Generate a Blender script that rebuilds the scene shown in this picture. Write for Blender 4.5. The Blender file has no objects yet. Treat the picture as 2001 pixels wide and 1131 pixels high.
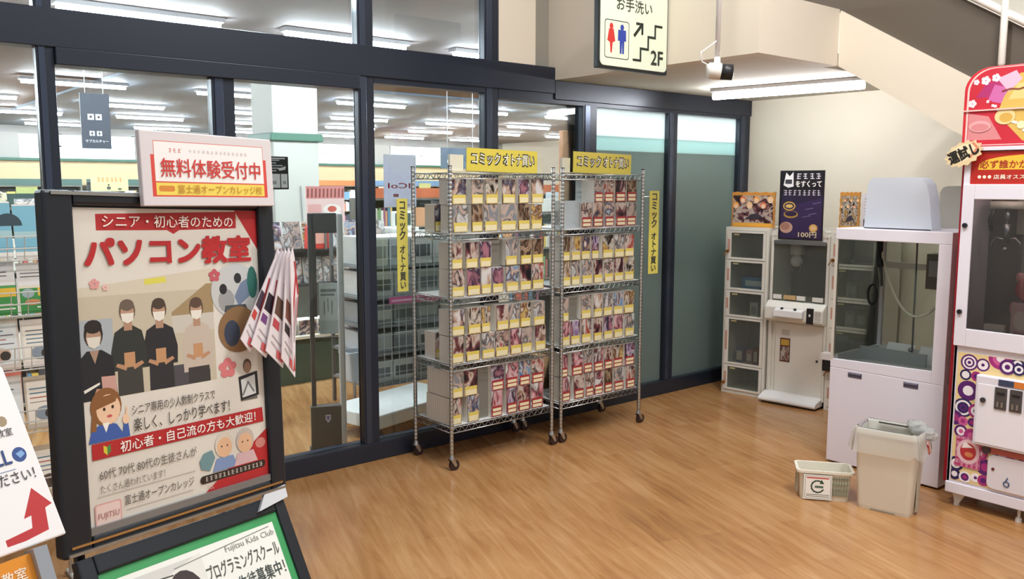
import bpy, bmesh, math, random
from mathutils import Matrix, Vector
rnd = random.Random(7)
scene = bpy.context.scene
COL = scene.collection

# ------------------------------------------------------------------ camera
cam_d = bpy.data.cameras.new('camera'); cam = bpy.data.objects.new('camera', cam_d); COL.objects.link(cam)
cam_d.sensor_width = 36.0; cam_d.sensor_fit = 'HORIZONTAL'; cam_d.lens = 1695.0 / 2001.0 * 36.0
cam_d.clip_start = 0.05; cam_d.clip_end = 200
YAW, PITCH, ROLL, CAMZ = math.radians(50.13), math.radians(6.837), math.radians(-0.079), 1.76
_F = Vector((math.cos(YAW), math.sin(YAW), 0)); _R = Vector((math.sin(YAW), -math.cos(YAW), 0)); _U = Vector((0, 0, 1))
_fw = _F * math.cos(PITCH) - _U * math.sin(PITCH); _up = _U * math.cos(PITCH) + _F * math.sin(PITCH)
_rt = _R * math.cos(ROLL) - _up * math.sin(ROLL); _u2 = _R * math.sin(ROLL) + _up * math.cos(ROLL)
cam.matrix_world = Matrix(((_rt.x, _u2.x, -_fw.x, 0), (_rt.y, _u2.y, -_fw.y, 0), (_rt.z, _u2.z, -_fw.z, CAMZ), (0, 0, 0, 1)))
scene.camera = cam

# ------------------------------------------------------------------ view, world, big lights
vs = scene.view_settings
vs.view_transform = 'Standard'; vs.look = 'None'; vs.gamma = 1.0; vs.use_curve_mapping = False
vs.exposure = 0.45
scene.cycles.max_bounces = 7; scene.cycles.diffuse_bounces = 4; scene.cycles.transparent_max_bounces = 16
scene.cycles.caustics_reflective = False; scene.cycles.caustics_refractive = False
scene.cycles.sample_clamp_indirect = 6.0
world = bpy.data.worlds.new('world'); scene.world = world; world.use_nodes = True
_bg = world.node_tree.nodes['Background']; _bg.inputs[0].default_value = (0.95, 0.975, 1.0, 1); _bg.inputs[1].default_value = 0.40

def area_lamp(name, loc, sx, sy, power, col=(1, 1, 1), rot=(0, 0, 0)):
    d = bpy.data.lights.new(name, 'AREA'); d.shape = 'RECTANGLE'; d.size = sx; d.size_y = sy; d.energy = power; d.color = col
    o = bpy.data.objects.new(name, d); COL.objects.link(o); o.location = loc; o.rotation_euler = rot
    return o
for _x, _y, _p in ((2.9, 2.4, 60), (3.4, 0.6, 85), (1.2, 0.9, 18), (1.4, -1.4, 22)):
    area_lamp('hall_ceiling_lamp', (_x, _y, 4.6), 1.2, 0.3, _p, (1.0, 0.975, 0.94))

# ------------------------------------------------------------------ materials
def s2l(c):
    c /= 255.0
    return c / 12.92 if c <= 0.04045 else ((c + 0.055) / 1.055) ** 2.4
def rgb(h):
    h = h.lstrip('#')
    return (s2l(int(h[0:2], 16)), s2l(int(h[2:4], 16)), s2l(int(h[4:6], 16)), 1.0)
_mats = {}
def mat(h, rough=0.55, metal=0.0, vary=0.0, scale=8.0, spec=0.5, bump=0.0):
    key = (h, rough, metal, vary, scale, spec, bump)
    if key in _mats: return _mats[key]
    m = bpy.data.materials.new('paint_' + h.strip('#')); m.use_nodes = True
    nt = m.node_tree; b = nt.nodes['Principled BSDF']
    b.inputs['Base Color'].default_value = rgb(h); b.inputs['Roughness'].default_value = rough
    b.inputs['Metallic'].default_value = metal; b.inputs['Specular IOR Level'].default_value = spec
    if vary or bump:
        tc = nt.nodes.new('ShaderNodeTexCoord'); nz = nt.nodes.new('ShaderNodeTexNoise')
        nz.inputs['Scale'].default_value = scale; nz.inputs['Detail'].default_value = 4
        nt.links.new(tc.outputs['Object'], nz.inputs['Vector'])
        if vary:
            mx = nt.nodes.new('ShaderNodeMix'); mx.data_type = 'RGBA'
            c = rgb(h); k = 1 - vary
            mx.inputs[6].default_value = (c[0] * k, c[1] * k, c[2] * k, 1); mx.inputs[7].default_value = (min(1, c[0] / k), min(1, c[1] / k), min(1, c[2] / k), 1)
            nt.links.new(nz.outputs['Fac'], mx.inputs[0]); nt.links.new(mx.outputs[2], b.inputs['Base Color'])
        if bump:
            bp = nt.nodes.new('ShaderNodeBump'); bp.inputs['Strength'].default_value = bump
            nt.links.new(nz.outputs['Fac'], bp.inputs['Height']); nt.links.new(bp.outputs['Normal'], b.inputs['Normal'])
    _mats[key] = m
    return m
def emit(h, strength):
    key = (h, 'emit', strength)
    if key in _mats: return _mats[key]
    m = bpy.data.materials.new('glow_' + h.strip('#')); m.use_nodes = True; nt = m.node_tree; nt.nodes.clear()
    e = nt.nodes.new('ShaderNodeEmission'); e.inputs[0].default_value = rgb(h); e.inputs[1].default_value = strength
    o = nt.nodes.new('ShaderNodeOutputMaterial'); nt.links.new(e.outputs[0], o.inputs[0])
    _mats[key] = m
    return m
def glass(name, tint, refl=0.08, haze=0.0):
    """pane: light passes straight through, a fresnel share mirrors, optional milky haze"""
    m = bpy.data.materials.new(name); m.use_nodes = True; nt = m.node_tree; nt.nodes.clear()
    tr = nt.nodes.new('ShaderNodeBsdfTransparent'); tr.inputs[0].default_value = rgb(tint)
    gl = nt.nodes.new('ShaderNodeBsdfGlossy'); gl.inputs['Roughness'].default_value = 0.02
    fr = nt.nodes.new('ShaderNodeFresnel'); fr.inputs[0].default_value = 1.0 + refl * 5
    mx = nt.nodes.new('ShaderNodeMixShader'); nt.links.new(fr.outputs[0], mx.inputs[0])
    if haze:
        df = nt.nodes.new('ShaderNodeBsdfDiffuse'); df.inputs[0].default_value = rgb('#eef2f4')
        tl = nt.nodes.new('ShaderNodeBsdfTranslucent'); tl.inputs[0].default_value = rgb('#eef2f4')
        m2 = nt.nodes.new('ShaderNodeMixShader'); m2.inputs[0].default_value = 0.5
        nt.links.new(df.outputs[0], m2.inputs[1]); nt.links.new(tl.outputs[0], m2.inputs[2])
        m3 = nt.nodes.new('ShaderNodeMixShader'); m3.inputs[0].default_value = haze
        nt.links.new(tr.outputs[0], m3.inputs[1]); nt.links.new(m2.outputs[0], m3.inputs[2])
        nt.links.new(m3.outputs[0], mx.inputs[1])
    else:
        nt.links.new(tr.outputs[0], mx.inputs[1])
    nt.links.new(gl.outputs[0], mx.inputs[2])
    o = nt.nodes.new('ShaderNodeOutputMaterial'); nt.links.new(mx.outputs[0], o.inputs[0])
    return m
def frosted(name, h, trans=0.45):
    m = bpy.data.materials.new(name); m.use_nodes = True; nt = m.node_tree; nt.nodes.clear()
    df = nt.nodes.new('ShaderNodeBsdfPrincipled'); df.inputs['Base Color'].default_value = rgb(h); df.inputs['Roughness'].default_value = 0.22
    tl = nt.nodes.new('ShaderNodeBsdfTranslucent'); tl.inputs[0].default_value = rgb(h)
    mx = nt.nodes.new('ShaderNodeMixShader'); mx.inputs[0].default_value = trans
    nt.links.new(df.outputs[0], mx.inputs[1]); nt.links.new(tl.outputs[0], mx.inputs[2])
    o = nt.nodes.new('ShaderNodeOutputMaterial'); nt.links.new(mx.outputs[0], o.inputs[0])
    return m
def wood_floor():
    m = bpy.data.materials.new('wood_floor'); m.use_nodes = True; nt = m.node_tree; b = nt.nodes['Principled BSDF']
    L = nt.links.new; N = nt.nodes.new
    tc = N('ShaderNodeTexCoord'); mp = N('ShaderNodeMapping'); mp.inputs['Rotation'].default_value = (0, 0, math.radians(-71)); L(tc.outputs['Object'], mp.inputs['Vector'])
    br = N('ShaderNodeTexBrick'); L(mp.outputs[0], br.inputs['Vector'])
    br.inputs['Color1'].default_value = (0.34, 0.34, 0.34, 1); br.inputs['Color2'].default_value = (0.66, 0.66, 0.66, 1); br.inputs['Mortar'].default_value = (0.38, 0.38, 0.38, 1)
    br.inputs['Scale'].default_value = 1.0; br.inputs['Brick Width'].default_value = 0.9; br.inputs['Row Height'].default_value = 0.12; br.inputs['Mortar Size'].default_value = 0.0012; br.inputs['Mortar Smooth'].default_value = 0.6
    m2 = N('ShaderNodeMapping'); m2.inputs['Scale'].default_value = (1.6, 16, 1); L(mp.outputs[0], m2.inputs['Vector'])
    n1 = N('ShaderNodeTexNoise'); n1.inputs['Scale'].default_value = 1.4; n1.inputs['Detail'].default_value = 7; n1.inputs['Roughness'].default_value = 0.62; n1.inputs['Distortion'].default_value = 0.6; L(m2.outputs[0], n1.inputs['Vector'])
    n2 = N('ShaderNodeTexNoise'); n2.inputs['Scale'].default_value = 1.1; n2.inputs['Detail'].default_value = 2; L(mp.outputs[0], n2.inputs['Vector'])
    a1 = N('ShaderNodeMath'); a1.operation = 'MULTIPLY_ADD'; L(br.outputs['Color'], a1.inputs[0]); a1.inputs[1].default_value = 0.32
    a2 = N('ShaderNodeMath'); a2.operation = 'MULTIPLY_ADD'; L(n1.outputs['Fac'], a2.inputs[0]); a2.inputs[1].default_value = 0.62
    a3 = N('ShaderNodeMath'); a3.operation = 'MULTIPLY'; L(n2.outputs['Fac'], a3.inputs[0]); a3.inputs[1].default_value = 0.38
    L(a3.outputs[0], a2.inputs[2]); L(a2.outputs[0], a1.inputs[2])
    rp = N('ShaderNodeValToRGB'); L(a1.outputs[0], rp.inputs[0])
    e = rp.color_ramp.elements; e[0].position = 0.36; e[0].color = rgb('#7c5230'); e[1].position = 0.95; e[1].color = rgb('#c99f70')
    x = e.new(0.62); x.color = rgb('#a8794b')
    L(rp.outputs[0], b.inputs['Base Color']); b.inputs['Roughness'].default_value = 0.24; b.inputs['Specular IOR Level'].default_value = 0.45
    n3 = N('ShaderNodeTexNoise'); n3.inputs['Scale'].default_value = 5; n3.inputs['Detail'].default_value = 3; L(tc.outputs['Object'], n3.inputs['Vector'])
    rr = N('ShaderNodeMapRange'); L(n3.outputs['Fac'], rr.inputs[0]); rr.inputs[3].default_value = 0.13; rr.inputs[4].default_value = 0.30; L(rr.outputs[0], b.inputs['Roughness'])
    bp = N('ShaderNodeBump'); bp.inputs['Strength'].default_value = 0.04; L(n1.outputs['Fac'], bp.inputs['Height']); L(bp.outputs[0], b.inputs['Normal'])
    return m
PALETTES = [['#3a2a30', '#c9a48c', '#f0e6dc', '#8a4a50', '#1d1c24'], ['#e9e4dc', '#8c8aa0', '#3b3550', '#d9b49c', '#ffffff'],
            ['#c98a34', '#f0d48a', '#7a3c1e', '#f7efe0', '#2b2016'], ['#4a78b8', '#dbe8f2', '#1f3a70', '#f0d0b8', '#8fb4dd'],
            ['#8c2f38', '#e8c8b8', '#40181e', '#f4ece4', '#c05a50'], ['#5a3f2e', '#97735a', '#2e1f18', '#c9ad90', '#6b4a34'],
            ['#4c3566', '#a98bc0', '#e8dcea', '#2a1c3c', '#c78a9c'], ['#c9ccd0', '#f4f4f2', '#55585f', '#e8cfc0', '#9aa0a8'],
            ['#b8374a', '#f4d8dc', '#e89aa8', '#5a1c28', '#ffffff'], ['#587a68', '#d8e0d0', '#2d4038', '#e6d2a8', '#a8b8a0']]
def cover_mat(i, scale=1.15):
    key = ('cover', i, scale)
    if key in _mats: return _mats[key]
    m = bpy.data.materials.new('printed_cover'); m.use_nodes = True; nt = m.node_tree; b = nt.nodes['Principled BSDF']; L = nt.links.new; N = nt.nodes.new
    tc = N('ShaderNodeTexCoord'); oi = N('ShaderNodeObjectInfo'); ml = N('ShaderNodeMath'); ml.operation = 'MULTIPLY'; ml.inputs[1].default_value = 57.0; L(oi.outputs['Random'], ml.inputs[0])
    cb = N('ShaderNodeCombineXYZ'); L(ml.outputs[0], cb.inputs[0]); L(ml.outputs[0], cb.inputs[1])
    ad = N('ShaderNodeVectorMath'); ad.operation = 'ADD'; L(tc.outputs['Generated'], ad.inputs[0]); L(cb.outputs[0], ad.inputs[1])
    nz = N('ShaderNodeTexNoise'); nz.inputs['Scale'].default_value = scale; nz.inputs['Detail'].default_value = 2.5; nz.inputs['Distortion'].default_value = 1.6; L(ad.outputs[0], nz.inputs['Vector'])
    vo = N('ShaderNodeTexVoronoi'); vo.inputs['Scale'].default_value = scale * 1.3; L(ad.outputs[0], vo.inputs['Vector'])
    mx = N('ShaderNodeMath'); mx.operation = 'MULTIPLY_ADD'; L(vo.outputs['Distance'], mx.inputs[0]); mx.inputs[1].default_value = 0.35; L(nz.outputs['Fac'], mx.inputs[2])
    rp = N('ShaderNodeValToRGB'); L(mx.outputs[0], rp.inputs[0]); p = PALETTES[i % len(PALETTES)]
    dk = lambda h: tuple(v * 0.62 for v in rgb(h)[:3]) + (1.0,)
    e = rp.color_ramp.elements; e[0].position = 0.42; e[0].color = dk(p[0]); e[1].position = 0.86; e[1].color = dk(p[4])
    for q, c in ((0.52, p[1]), (0.62, p[2]), (0.72, p[3])):
        x = e.new(q); x.color = dk(c)
    L(rp.outputs[0], b.inputs['Base Color']); b.inputs['Roughness'].default_value = 0.35
    _mats[key] = m
    return m

FRAME = mat('#2b313e', 0.32, 0.3); FRAME_L = mat('#475062', 0.25, 0.6); CREAM = mat('#e4ddcd', 0.7, vary=0.03, scale=2, bump=0.02)
CHROME = mat('#c4c7c8', 0.28, 1.0); STEEL = mat('#9a9da0', 0.35, 0.9); BLACK = mat('#1c1d20', 0.4); WHITE = mat('#f2f1f2', 0.4); WHITE_M = mat('#ece9f1', 0.3)
GREY = mat('#8c8f90', 0.5); PAPER = mat('#f1eee8', 0.6); RED = mat('#c3332f', 0.5); YELLOW = mat('#f2dd3f', 0.55); RUBBER = mat('#33201f', 0.5)
GLASS = glass('clear_glass', '#f4fbfa', 0.09); GLASS_T = glass('smoked_glass', '#e3e6e2', 0.025, 0.10); ACRYL = glass('acrylic_sheet', '#f0f4f4', 0.1, 0.08)

# ------------------------------------------------------------------ builders
def link(o, parent=None):
    COL.objects.link(o)
    if parent is not None: o.parent = parent
    return o
def tag(o, label=None, cat=None, group=None, kind=None):
    if label: o['label'] = label
    if cat: o['category'] = cat
    if group: o['group'] = group
    if kind: o['kind'] = kind
    return o
def thing(name, label, cat, loc=(0, 0, 0), rz=0.0, group=None, kind=None):
    o = bpy.data.objects.new(name, None); o.empty_display_size = 0.1; COL.objects.link(o)
    o.location = loc; o.rotation_euler = (0, 0, rz)
    return tag(o, label, cat, group, kind)
class MB:
    def __init__(self, xf=None): self.v = []; self.f = []; self.m = []; self.xf = xf; self.mats = []
    def mi(self, m):
        if m not in self.mats: self.mats.append(m)
        return self.mats.index(m)
    def raw(self, vs_, fs, m, xf=None):
        o = len(self.v)
        for p in vs_:
            p = Vector(p)
            if xf is not None: p = xf @ p
            if self.xf is not None: p = self.xf @ p
            self.v.append(p)
        k = self.mi(m)
        for f in fs: self.f.append([o + i for i in f]); self.m.append(k)
        return self
    def box(self, x0, x1, y0, y1, z0, z1, m, xf=None):
        v = [(x, y, z) for x in (x0, x1) for y in (y0, y1) for z in (z0, z1)]
        return self.raw(v, [(0, 1, 3, 2), (4, 6, 7, 5), (0, 4, 5, 1), (2, 3, 7, 6), (0, 2, 6, 4), (1, 5, 7, 3)], m, xf)
    def tube(self, pts, r, m, n=8, caps=True, xf=None):
        pts = [Vector(p) for p in pts]; rs = r if isinstance(r, (list, tuple)) else [r] * len(pts); v = []; f = []
        pu = None
        for i, p in enumerate(pts):
            d = (pts[min(i + 1, len(pts) - 1)] - pts[max(i - 1, 0)]).normalized()
            if pu is None: pu = d.orthogonal().normalized()
            else:
                pu = pu - d * pu.dot(d)
                pu = pu.normalized() if pu.length > 1e-6 else d.orthogonal().normalized()
            w = d.cross(pu)
            for k in range(n):
                a = 2 * math.pi * k / n; v.append(p + (pu * math.cos(a) + w * math.sin(a)) * rs[i])
        for i in range(len(pts) - 1):
            for k in range(n):
                f.append((i * n + k, i * n + (k + 1) % n, (i + 1) * n + (k + 1) % n, (i + 1) * n + k))
        if caps: f.append(tuple(range(n))[::-1]); f.append(tuple((len(pts) - 1) * n + k for k in range(n)))
        return self.raw(v, f, m, xf)
    def prism(self, pts2, a0, a1, m, axis='y', xf=None):
        """outline in the two other axes, extruded from a0 to a1 along axis"""
        def mk(p, a): return (p[0], a, p[1]) if axis == 'y' else ((a, p[0], p[1]) if axis == 'x' else (p[0], p[1], a))
        n = len(pts2); v = [mk(p, a0) for p in pts2] + [mk(p, a1) for p in pts2]
        f = [tuple(range(n)), tuple(range(2 * n - 1, n - 1, -1))] + [(i, i + n, (i + 1) % n + n, (i + 1) % n) for i in range(n)]
        return self.raw(v, f, m, xf)
    def loft(self, rings, m, cap0=True, cap1=True, xf=None):
        n = len(rings[0]); v = [p for r in rings for p in r]; f = []
        for i in range(len(rings) - 1):
            for k in range(n): f.append((i * n + k, i * n + (k + 1) % n, (i + 1) * n + (k + 1) % n, (i + 1) * n + k))
        if cap0: f.append(tuple(range(n))[::-1])
        if cap1: f.append(tuple((len(rings) - 1) * n + k for k in range(n)))
        return self.raw(v, f, m, xf)
    def ball(self, c, rx, ry, rz, m, n=12, k=8, xf=None):
        rings = []
        for i in range(1, k):
            t = math.pi * i / k
            rings.append([(c[0] + rx * math.sin(t) * math.cos(2 * math.pi * j / n), c[1] + ry * math.sin(t) * math.sin(2 * math.pi * j / n), c[2] - rz * math.cos(t)) for j in range(n)])
        return self.loft(rings, m, xf=xf)
    def build(self, name, parent=None, smooth=False, bevel=0.0, loc=None, rot=None, seg=2):
        me = bpy.data.meshes.new(name); me.from_pydata([tuple(p) for p in self.v], [], self.f)
        for mm in self.mats: me.materials.append(mm)
        me.polygons.foreach_set('material_index', self.m)
        if smooth: me.polygons.foreach_set('use_smooth', [len(p.vertices) < 7 for p in me.polygons])
        me.update()
        o = bpy.data.objects.new(name, me); link(o, parent)
        if loc is not None: o.location = loc
        if rot is not None: o.rotation_euler = rot
        if bevel:
            md = o.modifiers.new('bevel', 'BEVEL'); md.width = bevel; md.segments = seg; md.limit_method = 'ANGLE'; md.angle_limit = math.radians(40)
        return o
def box_part(name, parent, x0, x1, y0, y1, z0, z1, m, bevel=0.0, xf=None):
    return MB(xf).box(x0, x1, y0, y1, z0, z1, m).build(name, parent, bevel=bevel)
def rrect(x0, z0, x1, z1, r, n=5):
    out = []
    for cx, cz, a0 in ((x1 - r, z0 + r, -90), (x1 - r, z1 - r, 0), (x0 + r, z1 - r, 90), (x0 + r, z0 + r, 180)):
        for i in range(n + 1):
            a = math.radians(a0 + 90 * i / n); out.append((cx + r * math.cos(a), cz + r * math.sin(a)))
    return out
class Print:
    """flat print in the local x-z plane, facing -y, every layer a hair in front of the last"""
    def __init__(self, y=0.0, xf=None, step=0.00006): self.b = MB(xf); self.y = y; self.step = step; self.k = 0
    def poly(self, pts, h, rough=0.5):
        self.k += 1; y = self.y - self.step * self.k; m = h if not isinstance(h, str) else mat(h, rough)
        self.b.raw([(p[0], y, p[1]) for p in pts], [tuple(range(len(pts)))], m); return self
    def rect(self, x0, z0, x1, z1, h): return self.poly([(x0, z0), (x1, z0), (x1, z1), (x0, z1)], h)
    def rr(self, x0, z0, x1, z1, r, h): return self.poly(rrect(x0, z0, x1, z1, r), h)
    def ell(self, cx, cz, rx, rz, h, n=20, a0=0, a1=360):
        return self.poly([(cx + rx * math.cos(math.radians(a0 + (a1 - a0) * i / n)), cz + rz * math.sin(math.radians(a0 + (a1 - a0) * i / n))) for i in range(n if a1 - a0 == 360 else n + 1)], h)
    def line(self, pts, w, h):
        for (x0, z0), (x1, z1) in zip(pts[:-1], pts[1:]):
            d = Vector((x1 - x0, z1 - z0)); l = d.length or 1e-6; d /= l; nx, nz = -d.y * w / 2, d.x * w / 2; ex, ez = d.x * w / 2, d.y * w / 2
            self.poly([(x0 - ex + nx, z0 - ez + nz), (x0 - ex - nx, z0 - ez - nz), (x1 + ex - nx, z1 + ez - nz), (x1 + ex + nx, z1 + ez + nz)], h)
        return self
    def build(self, name, parent): return self.b.build(name, parent)
_tc = {}
def text(parent, s, h, x0, z0, x1, z1, y, xf=None, bold=0.0, name='lettering', res=2, vertical=False):
    """lettering fitted into the box x0..x1, z0..z1 of the local x-z plane, facing -y"""
    key = (s, res, vertical)
    if key not in _tc:
        c = bpy.data.curves.new('t', 'FONT'); c.body = '\n'.join(s) if vertical else s; c.resolution_u = res; c.align_x = 'CENTER' if vertical else 'LEFT'
        c.space_line = 0.95
        o = bpy.data.objects.new('t', c); COL.objects.link(o)
        dg = bpy.context.evaluated_depsgraph_get(); ev = o.evaluated_get(dg); me = ev.to_mesh()
        vs_ = [v.co.copy() for v in me.vertices]; fs = [tuple(p.vertices) for p in me.polygons]
        ev.to_mesh_clear(); bpy.data.objects.remove(o); bpy.data.curves.remove(c)
        _tc[key] = (vs_, fs)
    vs_, fs = _tc[key]
    if not vs_: return None
    ax = min(v.x for v in vs_); bx = max(v.x for v in vs_); az = min(v.y for v in vs_); bz = max(v.y for v in vs_)
    m = h if not isinstance(h, str) else mat(h, 0.5)
    b = MB(xf); sh = [(0, 0)] if bold < 0.003 else [(-1, 0), (1, 0), (0, 1), (0, -1)] if bold < 0.03 else [(-1, -1), (-1, 1), (1, -1), (1, 1), (0, 1), (0, -1), (1, 0), (-1, 0)]
    g = bold * 0.8
    sx = (x1 - x0) / max(bx - ax + 2 * g, 1e-6); sz = (z1 - z0) / max(bz - az + 2 * g, 1e-6)
    for i, (dx, dy) in enumerate(sh):
        b.raw([(x0 + (v.x - ax + g + dx * g) * sx, y - i * 0.00002, z0 + (v.y - az + g + dy * g) * sz) for v in vs_], fs, m)
    return b.build(name, parent)
def scribble(pr, x0, z0, x1, z1, n, h, seed=1):
    """a line of print too small to read: n character-sized clusters of strokes"""
    r = random.Random(seed); w = (x1 - x0) / n; t = (z1 - z0) * 0.13
    for i in range(n):
        a, b = x0 + w * (i + 0.12), x0 + w * (i + 0.88)
        for k in range(3): zz = z0 + (z1 - z0) * (0.1 + 0.4 * k); pr.rect(a + w * 0.2 * r.random(), zz - t / 2, b - w * 0.2 * r.random(), zz + t / 2, h)
        xx = a + (b - a) * (0.3 + 0.4 * r.random()); pr.rect(xx - t / 2, z0, xx + t / 2, z1, h)
ORD = ['first', 'second', 'third', 'fourth', 'fifth', 'sixth', 'seventh', 'eighth', 'ninth', 'tenth', 'eleventh', 'twelfth']
PI = math.pi
S = 1.1733
# ================================================================== STRUCTURE
WY = 4.73           # hall face of the glazed wall
BX = 6.755          # back wall of the hall
box = lambda *a, **k: MB().box(*a, **k)
tag(box(-6, 18, -5, 23, -0.1, 0, wood_floor()).build('floor'), 'orange brown wood-grain floor of hall and store', kind='structure')
tag(box(BX, BX + 0.1, -5, WY + 0.1, 0, 4.6, CREAM).build('wall_back'), 'plain cream wall behind the prize machines', kind='structure')

# --- glazed wall between hall and bookstore
gw = thing('wall_front', 'dark framed glass wall between hall and bookstore', None, (0, WY, 0), kind='structure')
posts = [(-3.6, -3.49, 4.6), (-1.15, -1.04, 4.6), (0.977, 1.058, 4.6), (1.825, 1.953, 2.34), (2.73, 2.84, 4.6), (3.705, 3.827, 4.6), (4.643, 4.79, 2.36), (5.627, 5.741, 2.36), (6.594, 6.75, 2.517)]
for x0, x1, zt in posts:
    b = MB().box(x0, x1, 0, 0.065, 0, zt, FRAME)
    w = x1 - x0
    b.box(x0 + w * 0.12, x0 + w * 0.5, -0.006, 0, 0.117, zt, FRAME_L)
    b.build('post', gw, bevel=0.003)
MB().box(-6, 6.75, -0.012, 0.11, 0, 0.117, FRAME).build('bottom_rail', gw, bevel=0.004)
MB().box(-6, 4.344, -0.015, 0.11, 2.42, 2.605, FRAME).build('beam', gw, bevel=0.004)
MB().box(4.344, 6.75, -0.015, 0.11, 2.38, 2.517, FRAME).build('beam', gw, bevel=0.004)
MB().box(1.058, 2.73, -0.03, 0.12, 2.338, 2.42, FRAME).build('door_header', gw, bevel=0.004)
MB().box(2.84, 3.705, -0.002, 0.1, 2.385, 2.42, FRAME).build('top_rail', gw)
MB().box(3.827, 6.6, -0.002, 0.1, 2.352, 2.42, FRAME).build('top_rail', gw)
for i in range(len(posts) - 1):
    x0, x1 = posts[i][1], posts[i + 1][0]
    if i >= 6: continue
    MB().box(x0, x1, 0.045, 0.055, 0.117, 2.42, GLASS).build('glass_pane', gw)
for x0, x1 in ((-3.49, -1.15), (-1.04, 0.977), (1.058, 2.73), (2.84, 3.705)):
    MB().box(x0, x1, 0.045, 0.055, 2.605, 4.6, GLASS).build('glass_pane', gw)
FR_A = frosted('frosted_film', '#8a9a97', 0.5); FR_B = frosted('pale_lit_film', '#c4e0dd', 0.6); FR_C = frosted('white_lit_film', '#eef8f7', 0.85)  # upper bands paler, with store light put into the film colours
for i in (6, 7):
    x0, x1 = posts[i][1], posts[i + 1][0]
    MB().box(x0, x1, 0.04, 0.05, 0.117, 2.03, FR_A).build('frosted_pane', gw)
    MB().box(x0, x1, 0.04, 0.05, 2.03, 2.14, FR_B).build('lit_film_strip', gw)
    MB().box(x0, x1, 0.04, 0.05, 2.14, 2.355, FR_C).build('lit_film_strip', gw)

# --- stair landing over the corner, with the wall panels above the beam
sf = thing('ceiling_landing', 'cream stair landing boxed in over the corner', None, (0, 0, 0), kind='structure')
LAND = mat('#d9cfbf', 0.7, vary=0.03, scale=2)
MB().box(4.344, 4.444, 3.005, WY + 0.1, 2.517, 4.2, LAND).build('side_fascia', sf)
MB().box(4.444, 5.2, 3.005, 3.1, 2.517, 2.865, LAND).build('front_fascia', sf)
MB().box(4.444, BX, 3.1, WY + 0.1, 2.517, 2.62, mat('#cfc8bb', 0.75)).build('underside_slab', sf)
pn = MB().box(3.827, 4.16, WY - 0.005, WY + 0.09, 2.605, 4.6, LAND).build('wall_panel', sf)
MB().box(4.16, 4.344, WY + 0.06, WY + 0.1, 2.605, 4.6, mat('#8f8b82', 0.7)).build('wall_panel', sf)  # wall in shade, the shade put into its grey colour

# --- staircase running down behind the machines
st = thing('staircase', 'cream stringer staircase with dark brown side panel and white handrail', 'staircase', (5.2, 0, 0))
k1, k2 = 0.595, 0.632
def zb(y): return 2.512 + k1 * (y - 2.995)
def zt(y): return 2.851 + k2 * (y - 2.991)
y_low = 2.995 - 2.512 / k1
MB().prism([(3.0, zb(3.0)), (3.0, zt(3.0)), (y_low - 0.5, max(0.02, zt(y_low - 0.5))), (y_low - 0.5, 0.0), (y_low, 0.0)], 0.0, 0.06, mat('#e2d9c8', 0.7), axis='x').build('stringer', st)
MB().prism([(3.0, zb(3.0)), (3.0, zt(3.0)), (y_low - 0.5, max(0.02, zt(y_low - 0.5))), (y_low - 0.5, 0.0), (y_low, 0.0)], 1.45, 1.51, mat('#e2d9c8', 0.7), axis='x').build('stringer', st)
DARKP = mat('#5d544a', 0.5)
MB().prism([(3.9, zt(2.99) + 0.55 * 0.9 + 0.42), (3.9, 2.9), (2.991, zt(2.991)), (0.2, zt(0.2)), (0.2, zt(0.2) + 0.44), (2.991, zt(2.991) + 0.42)], 0.03, 0.05, DARKP, axis='x').build('side_panel', st)
MB().tube([(0.0, 2.99, zt(2.99) + 0.46), (0.0, 0.2, zt(0.2) + 0.47)], 0.022, mat('#efece4', 0.35), 10).build('handrail', st, smooth=True)
for yy in (2.02, 0.95):
    b = MB().tube([(-0.015, yy, zt(yy) + 0.17), (-0.015, yy, zt(yy) + 0.19), (-0.015, yy, zt(yy) + 0.95)], [0.012, 0.019, 0.019], mat('#e9e4da', 0.35), 10)
    b.build('baluster', st, smooth=True)
MB().tube([(0.0, 2.99, zt(2.99) + 0.95), (0.0, 0.2, zt(0.2) + 0.95)], 0.02, mat('#efece4', 0.35), 10).build('handrail', st, smooth=True)
nst = 13
stepm = None
for i in range(nst):
    y1 = 3.0 - i * 0.28; top = 2.68 - i * 0.28 * 0.61 - 0.1
    if top < 0.1: break
    MB().box(0.06, 1.45, y1 - 0.29, y1, top - 0.05, top, mat('#8d8780', 0.6)).build('step', st)

# --- store shell
SZ = 3.1
CEIL = mat('#8d8789', 0.8, vary=0.03, scale=1); CEIL_B = mat('#7b8a9c', 0.8)
tag(MB().box(-6, 18, WY + 0.11, 23, SZ, SZ + 0.1, CEIL).build('ceiling'), 'grey mauve store ceiling carrying rows of tubes', kind='structure')
tag(MB().box(3.2, 11.5, 10.9, 21.9, SZ - 0.03, SZ, CEIL_B).build('ceiling_panel'), 'pale blue lowered field of the store ceiling', kind='structure')
wf = thing('wall_far', 'far store wall with high windows and cream fascia', None, (0, 22, 0), kind='structure')
MB().box(-6, 18, 0, 0.2, 0, 2.32, mat('#c4ae88', 0.7)).build('wall_base', wf)
MB().box(-6, 18, 0.05, 0.25, 2.9, SZ, mat('#8d8a88', 0.7)).build('wall_head', wf)
MB().box(-6, 18, -0.12, 0.1, 2.3, 2.36, mat('#2f5a48', 0.5)).build('green_ledge', wf)
DAY = emit('#f6fbff', 2.2)
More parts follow.
